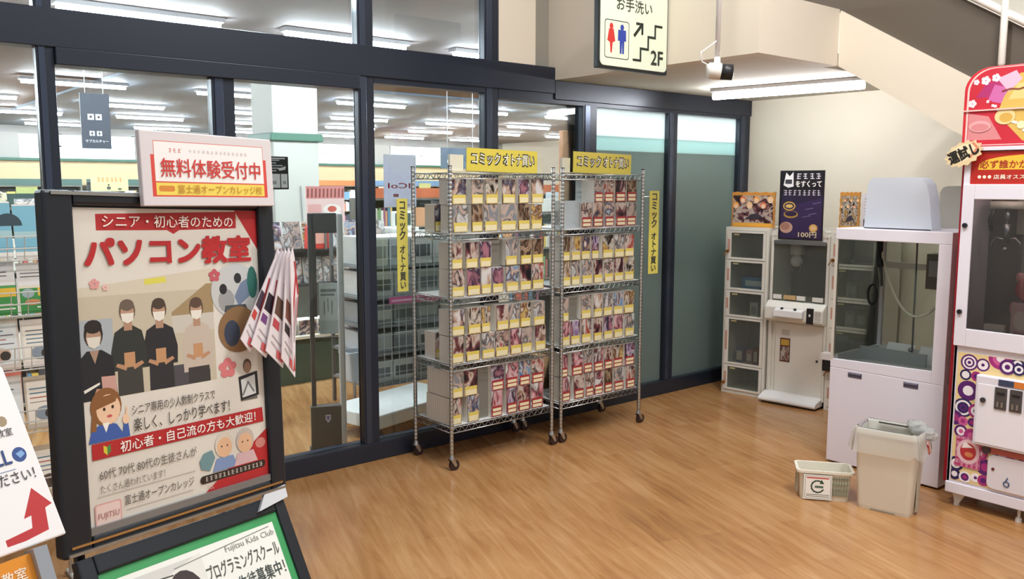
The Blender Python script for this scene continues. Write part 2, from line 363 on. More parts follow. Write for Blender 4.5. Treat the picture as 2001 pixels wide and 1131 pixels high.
for i, x in enumerate((-5.5, -2.0, 1.0, 3.35, 7.2, 10.6, 13.8)):
    w = 2.1 if i != 3 else 3.2
    wi = tag(MB().box(x, x + w, 22.12, 22.14, 2.36, 2.92, DAY).build('window_%d' % (i + 1)), 'bright high window in the far wall, bay %d from the left' % (i + 1), kind='structure')
    b = MB()
    for k in range(3): b.box(x + w * k / 2 - 0.03, x + w * k / 2 + 0.03, 22.05, 22.12, 2.36, 2.92, WHITE)
    b.box(x, x + w, 22.05, 22.12, 2.62, 2.65, WHITE)
    b.build('window_frame', wi)
    MB().box(x + w + 0.03, x + w + 1.0, 22.0, 22.2, 2.36, 2.92, mat('#9b9894', 0.7)).build('wall_pier', wi)
for sd, x in (('left', -6.1), ('right', 18.0)):
    tag(MB().box(x, x + 0.1, WY + 0.1, 23, 0, SZ, mat('#e0d8c8', 0.7)).build('wall_' + sd), 'side wall of the bookstore, %s' % sd, kind='structure')

# ------------------------------------------------------------------ ceiling tubes (the store's lamps and an added front row)
TUBE = emit('#f4f7ff', 165.0); HOUS = mat('#a9a7aa', 0.5)
rows = [(5.4, -2.3), (7.1, -1.96), (12.1, -2.0), (14.9, -0.6), (17.3, -1.6), (20.3, -0.4)]  # first row is added out of view to brighten the nearest store fittings
for r, (y, xs) in enumerate(rows):
    n = 0; x = xs
    while x < (9.0 if r == 0 else 16.5):
        if r == 0 and 2.0 < x < 4.4:
            x = 4.45
            continue
        n += 1
        t = thing('ceiling_light', 'white tube light on store ceiling, %s row from glass wall, %s from left' % (ORD[r], ORD[n - 1]), 'ceiling light', (x, y, SZ - (0.0 if not (3.2 - 1.3 < x < 11.5 and y > 10.9) else 0.03)), 0, 'tube lights on the store ceiling')
        MB().box(0, 1.25, -0.06, 0.06, -0.035, 0, HOUS).build('housing', t)
        MB().tube([(0.02, 0, -0.055), (1.23, 0, -0.055)], 0.022, TUBE, 8).build('tube', t, smooth=True)
        x += 2.15 if r > 1 else 1.78
t = thing('ceiling_light', 'long bright tube light under the stair landing', 'ceiling light', (5.75, 3.74, 2.517), math.atan2(3.16 - 4.317, 5.826 - 5.67))
MB().box(-0.6, 0.6, -0.035, 0.035, -0.03, 0, HOUS).build('housing', t, bevel=0.004)
MB().tube([(-0.585, 0, -0.062), (0.585, 0, -0.062)], 0.026, emit('#ffffff', 45.0), 12).build('tube', t, smooth=True)
# ================================================================== WIRE RACKS WITH COMIC SETS
SHZ = [0.277, 0.666, 1.079, 1.473, 1.842]      # shelf surfaces
RY, RD = 4.247, 0.40
def wire_shelf(parent, W, z, liner=True):
    b = MB(); r = 0.0035
    for zz in (z - 0.008, z - 0.042):
        b.tube([(0, 0, zz), (W, 0, zz), (W, RD, zz), (0, RD, zz), (0, 0, zz)], r, CHROME, 6)
    def zig(p0, p1, n):
        pts = []
        for i in range(2 * n + 1):
            t = i / (2 * n); pts.append((p0[0] + (p1[0] - p0[0]) * t, p0[1] + (p1[1] - p0[1]) * t, z - (0.008 if i % 2 else 0.042)))
        b.tube(pts, 0.0026, CHROME, 5)
    zig((0, 0), (W, 0), 16); zig((0, RD), (W, RD), 16); zig((0, 0), (0, RD), 7); zig((W, 0), (W, RD), 7)
    for i in range(1, 24): x = W * i / 24; b.tube([(x, 0, z - 0.006), (x, RD, z - 0.006)], 0.0022, CHROME, 4, caps=False)
    for y in (RD * 0.33, RD * 0.67): b.tube([(0, y, z - 0.012), (W, y, z - 0.012)], 0.003, CHROME, 5)
    o = b.build('shelf', parent, smooth=True)
    if liner: MB().box(0.012, W - 0.012, 0.012, RD - 0.012, z - 0.0035, z - 0.0005, mat('#e6e7e6', 0.3)).build('shelf_liner', o)
    return o
def wire_rack(x0, W, label):
    t = thing('wire_rack', label, 'shelving rack', (x0, RY, 0), 0, 'chrome wire racks before the glass wall')
    for k, z in enumerate(SHZ): wire_shelf(t, W, z, liner=(k < 4))
    for x, y in ((0, 0), (W, 0), (0, RD), (W, RD)):
        pts = [(x, y, 0.1)]; rs = [0.012]
        for i in range(1, 70):
            z = 0.1 + i * 0.0255
            pts += [(x, y, z - 0.003), (x, y, z), (x, y, z + 0.003)]; rs += [0.0125, 0.0105, 0.0125]
        pts.append((x, y, 1.872)); rs.append(0.0125)
        p = MB().tube(pts, rs, CHROME, 8).build('post', t, smooth=True)
        MB().tube([(x, y, 1.872), (x, y, 1.878)], 0.0135, BLACK, 8).build('cap', p)
        c = MB().tube([(x, y, 0.115), (x, y, 0.072)], [0.009, 0.018], CHROME, 8)
        c.prism([(x - 0.02, 0.075), (x + 0.014, 0.075), (x + 0.03, 0.03), (x + 0.012, 0.026)], y - 0.017, y - 0.014, CHROME, axis='y')
        c.prism([(x - 0.02, 0.075), (x + 0.014, 0.075), (x + 0.03, 0.03), (x + 0.012, 0.026)], y + 0.014, y + 0.017, CHROME, axis='y')
        c = c.build('caster', t)
        MB().tube([(x + 0.018, y - 0.012, 0.033), (x + 0.018, y + 0.012, 0.033)], 0.033, RUBBER, 18).tube([(x + 0.018, y - 0.018, 0.033), (x + 0.018, y + 0.018, 0.033)], 0.01, CHROME, 8).build('wheel', c)
    return t
X1, W1, X2, W2 = 3.062, 0.838, 3.985, 0.795
wire_rack(X1, W1, 'chrome wire rack on casters full of comic sets, nearer one')
wire_rack(X2, W2, 'chrome wire rack on casters full of comic sets, farther one')

_unit = bpy.data.meshes.new('block'); 
_b = MB().box(0, 1, 0, 1, 0, 1, WHITE); _unit.from_pydata([tuple(v) for v in _b.v], [], _b.f)
_unit.materials.append(WHITE); _unit.update()
def unit(name, parent, x0, x1, y0, y1, z0, z1, m):
    o = bpy.data.objects.new(name, _unit); link(o, parent); o.location = (x0, y0, z0); o.scale = (x1 - x0, y1 - y0, z1 - z0)
    o.material_slots[0].link = 'OBJECT'; o.material_slots[0].material = m
    return o
def pages_mat():
    m = bpy.data.materials.new('page_edges'); m.use_nodes = True; nt = m.node_tree; b = nt.nodes['Principled BSDF']; L = nt.links.new; N = nt.nodes.new
    tc = N('ShaderNodeTexCoord'); wv = N('ShaderNodeTexWave'); wv.bands_direction = 'Y'; wv.inputs['Scale'].default_value = 4.0; wv.inputs['Distortion'].default_value = 0.4; L(tc.outputs['Object'], wv.inputs['Vector'])
    rp = N('ShaderNodeValToRGB'); L(wv.outputs['Fac'], rp.inputs[0]); e = rp.color_ramp.elements; e[0].color = rgb('#b9b6ac'); e[0].position = 0.0; e[1].color = rgb('#eae7df'); e[1].position = 0.25
    L(rp.outputs[0], b.inputs['Base Color']); b.inputs['Roughness'].default_value = 0.4
    return m
PAGES = pages_mat(); SLIP_Y = mat('#d6c463', 0.5); SLIP_W = mat('#e4dcb8', 0.5); SLIP_R = mat('#9c2f36', 0.5)
def comic_set(x0, x1, y, z, h, depth, pal, style, label, group):
    t = thing('comic_set', label, 'comic set', (x0, y, z), 0, group)
    w = x1 - x0
    unit('pages', t, 0, w, 0.004, depth, 0, h, PAGES)
    unit('cover', t, 0, w, 0.0, 0.004, 0, h, cover_mat(pal))
    if style == 'yellow':
        s = unit('price_slip', t, w * 0.05, w * 0.95, -0.002, -0.0005, 0.004, h * 0.37, SLIP_Y)
        unit('price_panel', s, 0.06, 0.94, -0.6, 0.0, 0.05, 0.62, SLIP_W)
    elif style == 'red':
        s = unit('price_slip', t, w * 0.06, w * 0.94, -0.002, -0.0005, 0.004, h * 0.42, SLIP_R)
        unit('price_panel', s, 0.08, 0.92, -0.6, 0.0, 0.08, 0.38, SLIP_W); unit('price_panel', s, 0.08, 0.92, -0.6, 0.0, 0.5, 0.78, SLIP_W)
    return t
def row(rack, shelf, level, pairs, z0, h, style, pals, depth=0.13):
    rk = ('nearer', 'farther')[rack]
    for i in range(0, len(pairs), 2):
        x0, x1 = pairs[i] * S, pairs[i + 1] * S
        n = i // 2; m = len(pairs) // 2
        lab = 'comic set, %s from left in %s row, %s shelf from top, %s rack' % (ORD[n], level, ORD[shelf], rk)
        x0 += 0.004 + rnd.random() * 0.003; x1 -= 0.003
        comic_set(x0, x1, RY + 0.012 + rnd.random() * 0.01, z0 + 0.0005, h - rnd.random() * 0.006, depth, pals[n % len(pals)], style, lab, 'comic sets on the wire racks')
HB = 0.170
def pair_rows(rack, shelf, up, lo, style, pu, pl, depth=0.13):
    z = SHZ[3 - shelf]
    row(rack, shelf, 'lower', lo, z, HB, style, pl, depth); row(rack, shelf, 'upper', up, z + HB + 0.001, HB - 0.004, style, pu, depth)
pair_rows(0, 0, [2.626, 2.726, 2.757, 2.841, 2.846, 2.937, 2.959, 3.059, 3.076, 3.157, 3.168, 3.262], [2.633, 2.735, 2.756, 2.835, 2.84, 2.937, 2.948, 3.066, 3.077, 3.169, 3.171, 3.257], 'yellow', [1, 7, 2, 1, 6, 1], [7, 5, 7, 7, 5, 2])
pair_rows(0, 1, [2.622, 2.703, 2.713, 2.802, 2.808, 2.894, 2.987, 3.078, 3.089, 3.176, 3.182, 3.271], [2.62, 2.712, 2.723, 2.818, 2.818, 2.893, 2.893, 2.976, 2.987, 3.084, 3.09, 3.177, 3.18, 3.272], 'yellow', [0, 0, 6, 7, 5, 5], [4, 6, 1, 6, 3, 0, 4])
pair_rows(0, 2, [2.62, 2.715, 2.727, 2.819, 2.819, 2.884, 2.92, 3.011, 3.011, 3.092, 3.092, 3.174, 3.187, 3.279], [2.619, 2.703, 2.715, 2.813, 2.819, 2.913, 2.913, 3.011, 3.017, 3.105, 3.105, 3.188, 3.201, 3.287], 'yellow', [1, 2, 2, 0, 7, 2, 7], [0, 0, 7, 4, 8, 7, 0])
row(0, 3, 'lower', [2.616, 2.69, 2.724, 2.806], SHZ[0], HB, 'yellow', [4, 3], 0.27)
row(0, 3, 'upper', [2.618, 2.695, 2.70, 2.794], SHZ[0] + HB + 0.001, HB - 0.004, 'yellow', [7, 0], 0.27)
def row_off(rack, shelf, level, pairs, z0, h, style, pals, start):
    rk = ('nearer', 'farther')[rack]
    for i in range(0, len(pairs), 2):
        lab = 'comic set, %s from left in %s row, %s shelf from top, %s rack' % (ORD[start + i // 2], level, ORD[shelf], rk)
        comic_set(pairs[i] * S + 0.004, pairs[i + 1] * S - 0.003, RY + 0.014, z0 + 0.0005, h, 0.15, pals[(i // 2) % len(pals)], style, lab, 'comic sets on the wire racks')
row_off(0, 3, 'lower', [2.883, 2.968, 2.993, 3.074, 3.076, 3.171, 3.173, 3.27], SHZ[0], HB, 'red', [8, 6, 0, 8], 2)
row_off(0, 3, 'upper', [2.883, 2.98, 2.987, 3.08, 3.082, 3.17, 3.176, 3.275], SHZ[0] + HB + 0.001, HB - 0.004, 'red', [6, 8, 3, 4], 2)
pair_rows(1, 0, [3.663, 3.743, 3.745, 3.831, 3.838, 3.936, 3.943, 4.036], [3.555, 3.646, 3.652, 3.746, 3.753, 3.842, 3.849, 3.945, 3.947, 4.04], 'red', [7, 4, 0, 5], [4, 1, 3, 0, 7])
pair_rows(1, 1, [3.405, 3.474, 3.48, 3.557, 3.564, 3.643, 3.649, 3.716, 3.736, 3.832, 3.839, 3.931, 3.933, 4.024], [3.407, 3.476, 3.483, 3.56, 3.566, 3.659, 3.665, 3.746, 3.753, 3.836, 3.843, 3.933, 3.935, 4.028], 'yellow', [5, 2, 1, 6, 2, 7, 4], [2, 7, 7, 0, 4, 0, 2])
pair_rows(1, 2, [3.414, 3.466, 3.565, 3.654, 3.668, 3.744, 3.751, 3.835, 3.837, 3.929, 3.931, 4.028], [3.415, 3.481, 3.483, 3.566, 3.568, 3.656, 3.67, 3.747, 3.754, 3.84, 3.847, 3.935, 3.943, 4.032], 'yellow', [7, 7, 1, 7, 3, 2], [8, 6, 4, 0, 6, 8, 7])
pair_rows(1, 3, [3.412, 3.464, 3.49, 3.588, 3.591, 3.672, 3.674, 3.759, 3.766, 3.843, 3.845, 3.941, 3.948, 4.046], [3.412, 3.486, 3.512, 3.601, 3.607, 3.682, 3.684, 3.767, 3.769, 3.847, 3.849, 3.945, 3.96, 4.048], 'red', [8, 8, 7, 8, 0, 2, 6], [8, 0, 4, 8, 5, 7, 4])
# sets standing on their own at the left of the nearer rack
comic_set(3.085, 3.165, 4.44, SHZ[3] + 0.0005, HB, 0.11, 1, 'yellow', 'single pale comic set at the back left of the top shelf', 'comic sets on the wire racks')
comic_set(3.095, 3.20, 4.46, SHZ[1] + 0.0005, HB, 0.12, 4, 'yellow', 'red and orange comic set at back left of third shelf', 'comic sets on the wire racks')
MILK = glass('hazy_acrylic', '#f4f6f4', 0.06, 0.45)
# clear acrylic blocks that hold the place of sold sets
for x0, y0, z0, w, h, lab in ((3.09, RY + 0.03, SHZ[3], 0.0, 0, None), (X2 + 0.03, RY + 0.02, SHZ[3], 0.15, 0.185, 'clear acrylic book stand on the top shelf of the farther rack'), (X1 + 0.11, RY + 0.24, SHZ[3], 0.10, 0.19, 'clear acrylic book stand at the left of the nearer rack')):
    if not lab: continue
    t = thing('book_stand', lab, 'book stand', (x0, y0, z0 + 0.001), 0, 'acrylic book stands')
    MB().box(0, w, 0, 0.003, 0, h, MILK).build('front_plate', t); MB().box(0, 0.003, 0.003, 0.12, 0, h, MILK).build('side_plate', t); MB().box(w - 0.003, w, 0.003, 0.12, 0, h, ACRYL).build('side_plate', t)
t = thing('book_stand', 'tall acrylic stand behind the three upper comics, farther rack', 'book stand', (X2 + 0.275, RY + 0.16, SHZ[3] + 0.001), 0, 'acrylic book stands')
MB().box(0, 0.28, 0, 0.004, 0, 0.34, glass('milky_acrylic', '#f0f2f0', 0.1, 0.55)).build('front_plate', t); MB().box(0, 0.28, 0.004, 0.1, 0, 0.004, ACRYL).build('foot', t)
# grey dividers seen in the gaps
for (x, z, dep, rk) in ((X1 + 0.335, SHZ[2], 0.3, 'nearer'), (X1 + 0.245, SHZ[0], 0.36, 'nearer'), (X2 + 0.10, SHZ[1], 0.3, 'farther')):
    w = 0.09
    t = thing('book_block', 'plain grey box filling a gap on the %s rack, shelf at %s height' % (rk, 'knee' if z < 0.4 else ('hip' if z < 0.9 else 'chest')), 'box', (x, RY + 0.05, z + 0.001), 0)
    MB().box(0, w, 0, dep, 0, 0.335, mat('#8b8880', 0.6)).build('body', t, bevel=0.003); MB().box(0.005, w - 0.005, -0.002, 0, 0.01, 0.32, mat('#77746c', 0.6)).build('front', t)

# yellow header signs on the racks
def header_sign(x0, x1, tail, label):
    t = thing('shelf_sign', label, 'sign', (x0, RY + 0.055, SHZ[4] + 0.004), 0, 'yellow rack header signs')
    w = x1 - x0
    tilt = Matrix.Rotation(0.02, 4, 'Y')
    MB(tilt).box(0, w, 0, 0.006, 0.004, 0.145, mat('#d8c84e', 0.5)).build('board', t)
    MB(tilt).box(-tail, -0.004, 0.03, 0.05, 0.004, 0.10, mat('#dcd9c8', 0.5)).build('end_box', t)
    MB(tilt).box(-tail, w, 0.012, 0.05, 0.0, 0.004, mat('#dcd9c8', 0.5)).build('foot', t)
    for i, (s, a, b_) in enumerate((('コミック', 0.06, 0.46), ('オトナ買い', 0.5, 0.95))):
        text(t, s, '#2b2d28', w * a - 0.004, 0.04, w * b_ + 0.004, 0.123, -0.0012, tilt, bold=0.085)
        text(t, s, '#f6f3dc', w * a + 0.004, 0.048, w * b_ - 0.004, 0.115, -0.0022, tilt, bold=0.012)
header_sign(3.229, 3.806, 0.105, 'yellow comic header sign standing on the nearer rack')
header_sign(4.135, 4.71, 0.076, 'yellow comic header sign standing on the farther rack')
def side_sign(x, y, z0, z1, w, label):
    t = thing('hanging_strip', label, 'sign', (x, y, z0), 0, 'vertical yellow rack signs')
    h = z1 - z0
    MB().box(0, w, 0, 0.004, 0, h, mat('#d6cb62', 0.5)).build('board', t)
    MB().tube([(w * 0.5, 0.004, h * 0.93), (w * 0.5 + (0.06 if x < 3.5 else -0.1), 0.012, h * 0.93)], 0.003, CHROME, 6).build('clip', t)
    text(t, 'コミック', '#3a3c34', w * 0.22, h * 0.56, w * 0.78, h * 0.97, -0.0012, None, bold=0.03, vertical=True); text(t, 'オトナ買い', '#3a3c34', w * 0.22, h * 0.03, w * 0.78, h * 0.50, -0.0012, None, bold=0.03, vertical=True)
side_sign(2.945, 4.655, 1.088, 1.677, 0.08, 'vertical yellow sign hanging at the left side of the nearer rack')
side_sign(4.872, 4.26, 1.11, 1.722, 0.106, 'vertical yellow sign hanging at the right side of the farther rack')

# ================================================================== SIGN, CAMERA UNDER THE LANDING
t = thing('toilet_sign', 'pale green restroom sign with stair arrow projecting from landing', 'sign', (3.725, 3.685, 2.451), 0)
MB().box(0, 0.617, -0.01, 0.03, 0, 0.62, mat('#141618', 0.4)).build('frame', t, bevel=0.004)
MB().prism(rrect(0.012, 0.016, 0.605, 0.604, 0.03), -0.014, -0.0095, mat('#dfe9d2', 0.5), axis='y').build('panel', t)
p = Print(-0.014)
p.poly(rrect(0.047, 0.06, 0.258, 0.283, 0.018), '#1e2420').poly(rrect(0.052, 0.065, 0.253, 0.278, 0.015), '#dbe6cf')
def figure(cx, z0, h, dress):
    p.ell(cx, z0 + h * 0.93, 0.016, 0.018, dress)
    if dress == '#c8302c':
        p.poly([(cx - 0.02, z0 + h * 0.84), (cx + 0.02, z0 + h * 0.84), (cx + 0.034, z0 + h * 0.42), (cx + 0.012, z0 + h * 0.36), (cx + 0.006, z0), (cx - 0.006, z0), (cx - 0.012, z0 + h * 0.36), (cx - 0.034, z0 + h * 0.42)], dress)
    else:
        p.poly([(cx - 0.034, z0 + h * 0.84), (cx + 0.034, z0 + h * 0.84), (cx + 0.036, z0 + h * 0.45), (cx + 0.02, z0 + h * 0.45), (cx + 0.018, z0), (cx + 0.003, z0), (cx, z0 + h * 0.4), (cx - 0.003, z0), (cx - 0.018, z0), (cx - 0.02, z0 + h * 0.45), (cx - 0.036, z0 + h * 0.45)], dress)
figure(0.104, 0.092, 0.165, '#c8302c'); figure(0.196, 0.092, 0.165, '#2a3f9c')
K = '#16201a'
p.line([(0.308, 0.215), (0.362, 0.272)], 0.02, K).poly([(0.318, 0.292), (0.384, 0.292), (0.384, 0.222), (0.366, 0.222), (0.366, 0.276), (0.318, 0.276)], K)
p.line([(0.30, 0.068), (0.362, 0.068), (0.362, 0.14), (0.43, 0.14), (0.43, 0.215), (0.493, 0.215), (0.493, 0.287), (0.552, 0.287)], 0.015, K)
p.build('pictogram', t)
text(t, '2F', K, 0.455, 0.052, 0.568, 0.14, -0.0168, None, bold=0.02)
text(t, 'お手洗い', '#3a4038', 0.145, 0.345, 0.46, 0.42, -0.0168, None, bold=0.004)
MB().box(0.58, 0.619, 0.0, 0.02, 0.1, 0.16, STEEL).build('bracket', t); MB().box(0.58, 0.619, 0.0, 0.02, 0.46, 0.52, STEEL).build('bracket', t)

t = thing('security_camera', 'black and white camera hanging on a white ceiling pole', 'camera', (4.02, 3.045, 2.39), 0)
MB().tube([(0, 0.0, 0.06), (0, 0, 1.6)], 0.014, WHITE, 12).build('pole', t, smooth=True)
MB().tube([(0, 0, 0.03), (0, 0, 0.075)], [0.02, 0.016], WHITE, 12).build('joint', t, smooth=True)
MB().tube([(-0.045, 0.035, 0.0), (-0.035, 0.025, 0.002), (0.005, -0.015, -0.003), (0.01, -0.02, -0.004)], [0.03, 0.045, 0.047, 0.043], mat('#e6e4dd', 0.4), 16).build('housing', t, smooth=True)
MB().tube([(0.009, -0.019, -0.004), (0.05, -0.068, -0.009), (0.052, -0.07, -0.0092)], [0.044, 0.044, 0.026], BLACK, 16).build('lens', t, smooth=True)
MB().tube([(-0.03, 0.03, 0.03), (-0.07, 0.05, 0.05), (-0.08, 0.05, 0.1), (-0.03, 0.02, 0.14), (-0.013, 0.0, 0.16)], 0.004, WHITE, 6).build('cable', t, smooth=True)
# ================================================================== PRIZE LOCKER MACHINE ON THE BACK WALL
IV = mat('#e8e6de', 0.42); IV2 = mat('#d9d6cb', 0.45); DARK_IN = mat('#b6b7ac', 0.6); BRASS = mat('#b07a3c', 0.3, 0.9)
pm = thing('prize_machine', 'white prize machine with locker columns either side of claw window', 'prize machine', (6.09, 4.47, 0), math.radians(-90) + math.atan2(0.124, 0.992))
def locker(u0, u1, side):
    root = MB().box(u0, u0 + 0.02, 0.0, 0.44, 0, 1.417, IV).box(u1 - 0.02, u1, 0, 0.44, 0, 1.417, IV).box(u0 + 0.02, u1 - 0.02, 0.0, 0.44, 1.39, 1.417, IV).box(u0 + 0.02, u1 - 0.02, 0, 0.44, 0, 0.03, IV).box(u0 + 0.02, u1 - 0.02, 0.42, 0.44, 0.03, 1.39, DARK_IN).build('locker_column', pm)
    zs = [0.03, 0.252, 0.66, 0.888, 1.145, 1.39]
    for a, b_ in zip(zs[:-1], zs[1:]):
        m = MB(); x0, x1 = u0 + 0.022, u1 - 0.022; f = 0.035
        m.box(x0, x0 + f, -0.012, 0, a + 0.003, b_ - 0.003, IV).box(x1 - 0.022, x1, -0.012, 0, a + 0.003, b_ - 0.003, IV).box(x0 + f, x1 - 0.022, -0.012, 0, a + 0.003, a + 0.02, IV).box(x0 + f, x1 - 0.022, -0.012, 0, b_ - 0.02, b_ - 0.003, IV)
        m.box(x0 + f, x1 - 0.022, -0.006, -0.003, a + 0.02, b_ - 0.02, GLASS_T)
        m.build('locker_door', root)
        MB().box(u0 + 0.02, u1 - 0.02, 0.002, 0.42, a - 0.006, a + 0.004, IV2).build('locker_shelf', root)
        MB().box(x0 + 0.006, x0 + 0.024, -0.0135, -0.012, a + (b_ - a) * 0.3, a + (b_ - a) * 0.7, mat('#c89a88', 0.6)).box(x0 + f + 0.02, x0 + f + 0.07, -0.0075, -0.006, b_ - 0.04, b_ - 0.028, mat('#cbbf90', 0.6)).build('sticker', root)
    for z in ((1.215, 0.09) if side == 'left' else (1.19, 0.32)):
        k = MB().tube([(u0 + 0.028, -0.012, z), (u0 + 0.028, -0.03, z)], [0.016, 0.012], BRASS, 10); k.tube([(u0 + 0.028, -0.03, z), (u0 + 0.028, -0.042, z)], 0.006, BRASS, 8); k.tube([(u0 + 0.028, -0.036, z), (u0 + 0.005, -0.045, z - 0.04)], 0.004, BRASS, 6); k.build('lock', root, smooth=True)
    return root
locker(0.0, 0.39, 'left')
locker(0.905, 1.285, 'right')
MB().prism([(0.41, 0.05), (0.89, 0.05), (0.89, 1.36), (0.875, 1.40), (0.84, 1.417), (0.46, 1.417), (0.425, 1.40), (0.41, 1.36)], 0.36, 0.42, IV, axis='y').build('back_panel', pm)
b = MB().box(0.41, 0.437, 0.0, 0.36, 0.05, 1.38, IV).box(0.875, 0.9, 0, 0.36, 0.05, 1.38, IV).box(0.437, 0.875, 0.0, 0.36, 1.31, 1.38, IV).box(0.437, 0.875, 0.03, 0.36, 0.05, 0.84, IV)
b.build('cabinet', pm, bevel=0.006)
MB().prism([(0.41, 1.36), (0.89, 1.36), (0.875, 1.40), (0.84, 1.417), (0.46, 1.417), (0.425, 1.40)], -0.004, 0.36, IV, axis='y').build('top_hood', pm)
MB().box(0.44, 0.872, -0.01, 0.0, 1.295, 1.325, STEEL).build('window_bar', pm)
w = MB().box(0.437, 0.875, 0.002, 0.006, 0.845, 1.31, GLASS_T).build('window', pm)
MB().box(0.437, 0.875, 0.34, 0.36, 0.84, 1.31, mat('#6d7068', 0.4)).build('interior_back', pm)
c = MB().box(0.52, 0.6, 0.12, 0.22, 1.2, 1.3, WHITE).ball((0.555, 0.17, 1.15), 0.05, 0.05, 0.05, WHITE).tube([(0.52, 0.17, 1.13), (0.515, 0.17, 1.09), (0.54, 0.17, 1.05)], 0.006, STEEL, 6).tube([(0.59, 0.17, 1.13), (0.595, 0.17, 1.09), (0.57, 0.17, 1.05)], 0.006, STEEL, 6).build('claw', pm, smooth=True)
for i, (a, b_) in enumerate(((0.45, 0.52), (0.54, 0.64), (0.65, 0.72), (0.78, 0.865))):
    MB().box(a, b_, -0.012, 0.0, 0.85, 0.885, (PAPER, mat('#c8a878', 0.5), PAPER, PAPER)[i]).build('label_card', pm)
cp = MB().prism([(0.03, 0.67), (0.03, 0.84), (-0.02, 0.835), (-0.075, 0.79), (-0.08, 0.69), (-0.04, 0.67)], 0.41, 0.90, IV, axis='x').build('control_panel', pm, bevel=0.008)
MB().prism([(-0.06, 0.79), (-0.12, 0.775), (-0.125, 0.72), (-0.06, 0.71)], 0.51, 0.75, WHITE, axis='x').build('button_box', cp, bevel=0.006)
for x in (0.57, 0.68): MB().tube([(x, -0.095, 0.782), (x, -0.098, 0.792)], 0.012, BLACK, 10).build('button', cp)
MB().box(0.77, 0.825, -0.086, -0.07, 0.68, 0.805, BLACK).build('coin_slot', cp, bevel=0.003)
MB().box(0.79, 0.805, -0.088, -0.086, 0.74, 0.76, WHITE).build('slot_mark', cp)
b = MB()
for i in range(4):
    for j in range(2): b.box(0.84 + j * 0.024, 0.858 + j * 0.024, -0.0815, -0.078, 0.69 + i * 0.026, 0.708 + i * 0.026, mat('#c9c6c0', 0.5))
b.build('info_stickers', cp)
d = MB().box(0.47, 0.87, 0.015, 0.03, 0.07, 0.655, mat('#eceae3', 0.4)).build('service_door', pm, bevel=0.004)
MB().tube([(0.83, 0.014, 0.375), (0.83, 0.006, 0.375)], 0.009, BLACK, 8).build('door_lock', d)
MB().box(0.515, 0.60, 0.0125, 0.0145, 0.335, 0.53, mat('#5a2620', 0.5)).box(0.522, 0.593, 0.0115, 0.0125, 0.345, 0.46, cover_mat(4)).box(0.522, 0.593, 0.0115, 0.0125, 0.47, 0.52, mat('#c9a24a', 0.5)).build('sticker_picture', d)
MB().box(0.525, 0.59, 0.0125, 0.0145, 0.555, 0.60, mat('#cfcbc2', 0.5)).build('sticker', d)
MB().prism([(0.03, 0.015), (0.03, 0.085), (-0.02, 0.075), (-0.115, 0.05), (-0.125, 0.03), (-0.115, 0.015)], 0.40, 0.885, WHITE, axis='x').build('prize_tray', pm, bevel=0.006)
MB().box(0.42, 0.87, -0.09, 0.3, 0.0, 0.015, BLACK).build('plinth', pm)
MB().box(0.01, 1.27, 0.02, 0.42, -0.0, 0.001, BLACK).build('plinth', pm)
bx = MB().box(0.905, 0.99, -0.10, -0.012, 0.42, 0.47, WHITE).box(0.915, 0.98, -0.085, -0.012, 0.33, 0.42, BLACK).build('ticket_box', pm)
pmx = pm.matrix_basis.copy()
pmx = Matrix.Translation((6.09, 4.47, 0)) @ Matrix.Rotation(math.radians(-90) + math.atan2(0.124, 0.992), 4, 'Z')
def on_pm(x, y, z): return tuple(pmx @ Vector((x, y, z)))
PRZ = math.radians(-90) + math.atan2(0.124, 0.992)
# prizes inside the lockers
t = thing('prize_box', 'blue flat prize box in second locker from top', 'box', on_pm(0.12, 0.08, 0.893), PRZ)
MB().box(0, 0.22, 0, 0.12, 0, 0.10, mat('#3f8fc8', 0.4)).build('body', t, bevel=0.004); MB().box(0.03, 0.19, -0.001, 0, 0.03, 0.075, mat('#dceaf2', 0.4)).build('label', t)
t = thing('prize_figure', 'small white prize box in third locker from top', 'box', on_pm(0.2, 0.08, 0.665), PRZ)
MB().box(0, 0.07, 0, 0.07, 0, 0.12, mat('#d8d8d0', 0.5)).build('body', t, bevel=0.003); MB().box(0.012, 0.058, -0.001, 0, 0.02, 0.09, mat('#8c8c88', 0.5)).build('window', t)
for i, (x, c, w, h) in enumerate(((0.075, '#6a6a90', 0.07, 0.13), (0.16, '#b08088', 0.06, 0.11), (0.235, '#8c4a44', 0.05, 0.14), (0.295, '#c8b8a0', 0.055, 0.10))):
    t = thing('prize_box', '%s prize box in tall fourth locker' % ('slate blue', 'dusty pink', 'brown red', 'beige')[i], 'box', on_pm(x, 0.09 + 0.02 * (i % 2), 0.257), PRZ)
    MB().box(0, w, 0, 0.08, 0, h, mat(c, 0.5)).build('body', t, bevel=0.003); MB().box(0.01, w - 0.01, -0.001, 0, 0.02, h - 0.03, mat('#d8ccc0', 0.5)).build('label', t)
for i, (x, z, c) in enumerate(((1.0, 0.665, '#a9adb5'), (1.09, 0.665, '#7d8894'), (1.0, 0.893, '#c4c2b8'))):
    t = thing('prize_box', 'greyish prize package in right locker column, %s' % ('left of middle shelf', 'right of middle shelf', 'on the shelf above the pair')[i], 'box', on_pm(x, 0.1, z), PRZ)
    MB().box(0, 0.085, 0, 0.09, 0, 0.13, mat(c, 0.5)).build('body', t, bevel=0.003); MB().box(0.01, 0.07, -0.001, 0, 0.03, 0.1, mat('#e0e0dc', 0.4)).build('label', t)
